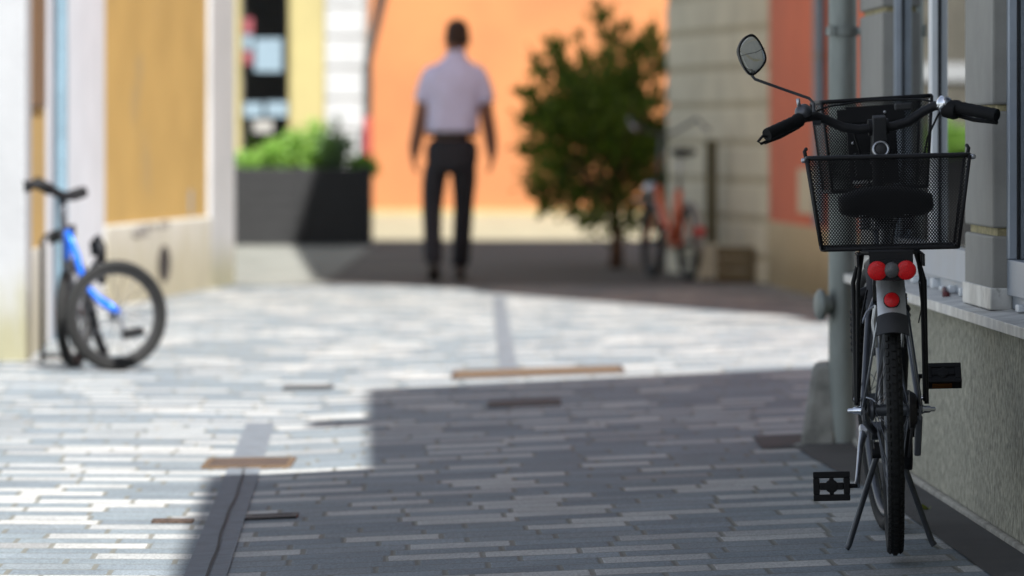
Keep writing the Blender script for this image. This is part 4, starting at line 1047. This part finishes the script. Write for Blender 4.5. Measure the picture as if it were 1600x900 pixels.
# --- the orange bicycle by the cream wall
og2 = empty('bicycle', (1.28, 41.0, -.05), 'old orange bicycle with high handlebars parked by the cream grooved wall', 'bicycle'); O2 = og2.location
def Q(px, py, dy=0): return at(px, py, 41.0 + dy) - O2
d2 = Vector((-.24, .97, 0)).normalized(); a2 = Vector((.97, .24, 0)).normalized()
rw = Q(1076, 385); rw.z = .275; fw = rw + d2 * .98
wheel(og2, rw, a2, .275, .026, 20, 'flap', .04, detail=False); wheel(og2, fw, a2, .275, .026, 20, 'flap', .04, detail=False)
bb2 = rw + d2 * .40 + Vector((0, 0, -.02)); ht = fw + Vector((0, 0, .36)) - d2 * .16
st2 = rw + d2 * .26 + Vector((0, 0, .38))
b = MB(); b.tube([ht, ht.lerp(bb2, .5) + Vector((0, 0, -.05)), bb2], .029, 12); b.tube([bb2, st2], .028, 12); b.tube([ht - Vector((0, 0, .1)), ht + Vector((0, 0, .05))], .024, 12)
for s in (-1, 1): b.tube([bb2 + a2 * s * .03, rw + a2 * s * .05], .011, 8); b.tube([st2 - Vector((0, 0, .08)), rw + a2 * s * .05], .010, 8)
for s in (-1, 1): b.tube([ht - Vector((0, 0, .1)), fw + a2 * s * .05], .012, 8)
b.build('frame', 'orange_frame', og2, smooth=True)
sp = st2 + Vector((0, 0, .25)) - d2 * .05
b = MB(); b.tube([st2, sp], .014, 8); b.build('seat_post', 'alu', og2, smooth=True)
b = MB(); b.loft([[sp + d2 * y + a2 * (wd * math.cos(a)) + Vector((0, 0, .025 + .03 * math.sin(a))) for a in [2 * math.pi * k / 14 for k in range(14)]] for y, wd in ((-.13, .05), (-.10, .10), (-.02, .09), (.08, .04), (.15, .02))]); b.build('saddle', 'vinyl', og2, smooth=True)
hs = ht + Vector((0, 0, .42)) - d2 * .08
b = MB(); b.tube([ht, hs], .015, 8)
b.tube([hs + a2 * .27 - d2 * .2 + Vector((0, 0, .06)), hs + a2 * .26 - d2 * .05 + Vector((0, 0, .12)), hs + a2 * .1 + Vector((0, 0, .02)), hs, hs - a2 * .1 + Vector((0, 0, .02)), hs - a2 * .26 - d2 * .05 + Vector((0, 0, .12)), hs - a2 * .27 - d2 * .2 + Vector((0, 0, .06))], .012, 10)
hb3 = b.build('handlebar', 'grey_metal', og2, smooth=True)
for s in (-1, 1): b = MB(); b.tube([hs + a2 * s * .27 - d2 * .2 + Vector((0, 0, .06)), hs + a2 * s * .27 - d2 * .3 + Vector((0, 0, .04))], .018, 10); b.build('grip', 'offwhite', hb3, smooth=True)
def arcf(c, r, a0, a1, wd, name, mat):
    b = MB(); rings = []
    for i in range(19):
        a = R(a0 + (a1 - a0) * i / 18); rad = d2 * math.cos(a) + Vector((0, 0, math.sin(a)))
        rings.append([c + rad * r + a2 * wd, c + rad * (r + .012), c + rad * r - a2 * wd, c + rad * (r - .004)])
    b.loft(rings); return b.build(name, mat, og2)
arcf(rw, .295, 70, 190, .028, 'fender', 'offwhite'); arcf(fw, .295, 20, 150, .028, 'fender', 'offwhite')
rc2 = rw - d2 * .30 + Vector((0, 0, .09)); b = MB(); b.lathe(rc2, tuple(-d2), [(.035, -.01), (.035, .012), (.02, .018)], 14); b.build('reflector', 'red_lens', og2, smooth='auto')
b = MB(); b.lathe(fw + Vector((0, 0, .38)) + d2 * .02, tuple(d2), [(.03, -.06), (.05, 0), (.052, .05)], 16); b.build('headlamp', 'alu', og2, smooth='auto')
b = MB(); q0 = fw - d2 * .06 + Vector((0, 0, .30)); 
for s in (-1, 1): b.tube([q0 + a2 * s * .1, q0 + a2 * s * .1 + d2 * .22], .006, 6)
for t_ in (0, .07, .14, .22): b.tube([q0 + a2 * .1 + d2 * t_, q0 - a2 * .1 + d2 * t_], .006, 6)
b.build('front_rack', 'alu', og2, smooth=True)
for s in (-1, 1):
    b = MB(); e_ = bb2 + a2 * s * .07 + Vector((0, 0, -s * .12)) + d2 * s * .1; b.tube([bb2 + a2 * s * .06, e_], .010, 8); c3 = b.build('crank', 'alu', og2, smooth=True)
    b = MB(); pc = e_ + a2 * s * .06; b.box(pc.x - .045, pc.x + .045, pc.y - .03, pc.y + .03, pc.z - .013, pc.z + .013); b.build('pedal', 'rubber', c3, bevel=.005)

# ------------------------------------------------------------------ the walking man
PY = 41.0
man = empty('person', ((702 - 800) / K * PY, PY, -.05), 'man in a white short sleeved shirt and dark trousers walking away down the street', 'person'); OM = man.location; man.scale = (1.03, 1.03, 1.035)
# x right, y away, z up; head turned straight ahead (away)
J = {'pel': (.02, 0, .97), 'sp1': (.022, .0, 1.12), 'sp2': (.03, .0, 1.30), 'chest': (.035, .01, 1.44), 'neck': (.045, .02, 1.55), 'skull0': (.052, .03, 1.62), 'skull1': (.055, .04, 1.70), 'skull2': (.055, .035, 1.78), 'nose': (.055, .135, 1.685), 'chin': (.055, .11, 1.62)}
rad = {'pel': (.10, .07), 'sp1': (.11, .075), 'sp2': (.125, .08), 'chest': (.105, .07), 'neck': (.056, .056), 'skull0': (.07, .08), 'skull1': (.076, .095), 'skull2': (.058, .075), 'nose': (.014, .014), 'chin': (.032, .03)}
E = [('pel', 'sp1'), ('sp1', 'sp2'), ('sp2', 'chest'), ('chest', 'neck'), ('neck', 'skull0'), ('skull0', 'skull1'), ('skull1', 'skull2'), ('skull1', 'nose'), ('skull0', 'chin')]
def limb(names, pts, rads, start):
    prev = start
    for n_, p, r_ in zip(names, pts, rads):
        J[n_] = p; rad[n_] = (r_, r_) if not isinstance(r_, tuple) else r_; E.append((prev, n_)); prev = n_
arms = {-1: [(-.125, .0, 1.45), (-.168, .0, 1.30), (-.192, -.01, 1.17), (-.222, .03, 1.02), (-.245, .06, .92), (-.255, .07, .86)],
        1: [(.198, .0, 1.45), (.242, .01, 1.30), (.262, .02, 1.16), (.285, .05, 1.02), (.298, .06, .92), (.300, .065, .86)]}
for s in (-1, 1):
    n_ = 'L' if s < 0 else 'R'
    limb([n_ + x for x in ('sh', 'ua', 'el', 'fa', 'wr', 'palm')], arms[s], [.048, .051, .054, .052, .045, (.064, .046)], 'chest')
    pl_ = Vector(arms[s][-1])
    for i in range(4):      # four fingers of unequal length, slightly curled
        o = Vector((0.0 * s, -.03 + .02 * i, 0)); ln = (.075, .085, .082, .062)[3 - i]
        nm = [f'{n_}f{i}{k}' for k in range(3)]
        limb(nm, [tuple(pl_ + o + Vector((-s * .004, .0, -.035))), tuple(pl_ + o + Vector((-s * .012, .004, -.037 - ln * .48))), tuple(pl_ + o + Vector((-s * .036, .006, -.036 - ln * .78)))], [.0115, .0105, .009], n_ + 'palm')
    limb([f'{n_}t0', f'{n_}t1', f'{n_}t2'], [tuple(pl_ + Vector((-s * .004, .034, .012))), tuple(pl_ + Vector((-s * .012, .052, -.018))), tuple(pl_ + Vector((-s * .02, .056, -.045)))], [.012, .010, .008], n_ + 'palm')
legs = {-1: [(-.080, 0, .90), (-.108, .03, .70), (-.120, .02, .50), (-.116, -.07, .28), (-.106, -.15, .115), (-.108, -.04, .045)],
        1: [(.105, 0, .90), (.105, .03, .70), (.098, .09, .49), (.086, .14, .27), (.074, .22, .085), (.076, .34, .03)]}
for s in (-1, 1):
    n_ = 'L' if s < 0 else 'R'
    limb([n_ + x for x in ('hip', 'th', 'kn', 'cf', 'an', 'toe')], legs[s], [.075, .070, .055, .048, .036, (.04, .03)], 'pel')
names = list(J); me = bpy.data.meshes.new('body')
me.from_pydata([J[n_] for n_ in names], [(names.index(a), names.index(c)) for a, c in E], []); me.update()
body = bpy.data.objects.new('body', me); COL.objects.link(body); body.parent = man; me.materials.append(M['skin'])
sk = body.modifiers.new('skin', 'SKIN'); sk.use_smooth_shade = True
if not me.skin_vertices: 
    bpy.context.view_layer.objects.active = body
    bpy.ops.mesh.customdata_skin_add()
for i, n_ in enumerate(names):
    v_ = me.skin_vertices[0].data[i]; v_.radius = rad[n_]; v_.use_root = (n_ == 'pel')
q = body.modifiers.new('sub', 'SUBSURF'); q.levels = 2; q.render_levels = 2
def ell(c, a, b_, n=28, tilt=0, pw_=1.0):
    c = Vector(c); out = []
    for k in range(n):
        t = 2 * math.pi * k / n
        out.append(c + Vector((a * math.copysign(abs(math.cos(t)) ** pw_, math.cos(t)), b_ * math.copysign(abs(math.sin(t)) ** pw_, math.sin(t)), 0)))
    return out
def fold(ringlist, amp, seed):
    rr = random.Random(seed); ph = [rr.uniform(0, 6.28) for _ in range(4)]
    for i, rg in enumerate(ringlist):
        for k, p in enumerate(rg):
            p.x += amp * math.sin(k * .9 + i * 1.7 + ph[0]) * .5; p.y += amp * math.sin(k * 1.3 - i * 1.1 + ph[1])
    return ringlist
b = MB()
tor = [((.02, 0, 1.02), .182, .125), ((.02, 0, 1.06), .192, .135), ((.022, 0, 1.14), .183, .130), ((.026, 0, 1.24), .192, .132), ((.03, .0, 1.34), .207, .138), ((.033, .0, 1.40), .212, .133), ((.036, .005, 1.455), .198, .118), ((.038, .01, 1.50), .155, .098), ((.040, .013, 1.53), .112, .085), ((.042, .015, 1.555), .080, .076), ((.045, .018, 1.585), .068, .07)]
b.loft(fold([ell(c, a, d_, 32, 0, .85) for c, a, d_ in tor], .004, 3))
for s in (-1, 1):      # sleeves: swept rings down the upper arm
    A = Vector(arms[s][0]); Bp = Vector(arms[s][1]); Cp = Vector(arms[s][2]); rings = []
    cs = [(A + Vector((-s * .045, .005, .028)), .052), (A + Vector((-s * .012, .003, .012)), .068), (A + Vector((s * .006, 0, -.035)), .076), (A.lerp(Bp, .6), .079), (Bp, .078), (Bp.lerp(Cp, .55), .079)]
    for k_, (c, r_) in enumerate(cs):
        nxt = cs[min(k_ + 1, len(cs) - 1)][0]; prv = cs[max(k_ - 1, 0)][0]
        d_ = (nxt - prv).normalized(); side = Vector((d_.z, 0, -d_.x)).normalized()
        rings.append([c + side * (r_ * .92 * math.cos(a)) + Vector((0, r_ * 1.05 * math.sin(a), 0)) for a in [2 * math.pi * k / 20 for k in range(20)]])
    b.loft(fold(rings, .003, 5 + s))
shirt = b.build('shirt', 'shirt', man, smooth=True, sub=1)
b = MB(); b.loft([ell((.045, .018, 1.56), .073, .074), ell((.046, .02, 1.585), .070, .071), ell((.047, .022, 1.615), .066, .068), ell((.047, .022, 1.612), .060, .062)]); b.build('collar', 'shirt', shirt, smooth=True)
b = MB(); b.loft([ell((.02, 0, 1.005), .181, .127, 28, 0, .85), ell((.02, 0, 1.04), .183, .128, 28, 0, .85)]); b.build('belt', 'belt', man, smooth='auto')
b = MB()
b.loft(fold([ell((.018, 0, .74), .155, .115), ell((.018, 0, .80), .178, .128, 28, 0, .85), ell((.018, 0, .90), .188, .135, 28, 0, .85), ell((.02, 0, 1.015), .178, .124, 28, 0, .85)], .003, 9))
for s in (-1, 1):
    pts = [Vector(p) for p in legs[s]]; rings = []
    for c, a, d_ in ((pts[0] + Vector((-s * .008, 0, -.02)), .098, .115), (pts[1], .088, .100), (pts[1].lerp(pts[2], .6), .076, .085), (pts[2], .072, .078), (pts[2].lerp(pts[3], .5), .068, .074), (pts[3], .067, .072), (pts[3].lerp(pts[4], .6), .066, .072), (pts[4] + Vector((0, 0, -.0)), .066, .075)):
        rings.append(ell(c, a, d_, 20))
    b.loft(fold(rings, .006, 20 + s))
b.build('trousers', 'trousers', man, smooth=True, sub=1)
for s in (-1, 1):
    an = Vector(legs[s][4]); b = MB(); rings = []; tl_ = R(-38) if s < 0 else 0
    for y, wd, zt in ((-.075, .026, .07), (-.06, .036, .09), (0, .042, .085), (.07, .046, .065), (.14, .047, .05), (.19, .036, .04), (.205, .018, .03)):
        rings.append([Vector((wd * math.cos(a), y, max(0, .5 * zt + .5 * zt * math.sin(a)))) for a in [2 * math.pi * k / 16 for k in range(16)]])
    b.loft(rings); b.xform(Matrix.Translation((an.x, an.y + (.0), .002 + (.045 if s < 0 else 0) )) @ Matrix.Rotation(tl_ * .6, 4, 'X')); b.build('shoe', 'shoe', man, smooth=True)
b = MB(); rings = []
for z, a, d_, oy in ((1.645, .066, .07, -.005), (1.67, .080, .088, .0), (1.71, .085, .1, .015), (1.75, .083, .104, .025), (1.79, .072, .09, .028), (1.82, .045, .06, .03), (1.83, .012, .015, .03)):
    rings.append(ell((.055, .02 + oy, z), a, d_, 24))
for rg in rings[:3]:
    for p in rg:
        if p.y > .05: p.y = .05
b.loft(rings); b.build('hair', 'hair', man, smooth=True)
for s in (-1, 1): b = MB(); b.loft([[Vector((.055 + s * (.078 + .012 * q_), .03 + .018 * math.cos(a) * (1 - .4 * q_), 1.68 + .03 * math.sin(a) * (1 - .2 * q_))) for a in [2 * math.pi * k / 12 for k in range(12)]] for q_ in (0, .5, 1)]); b.build('ear', 'skin', man, smooth=True)
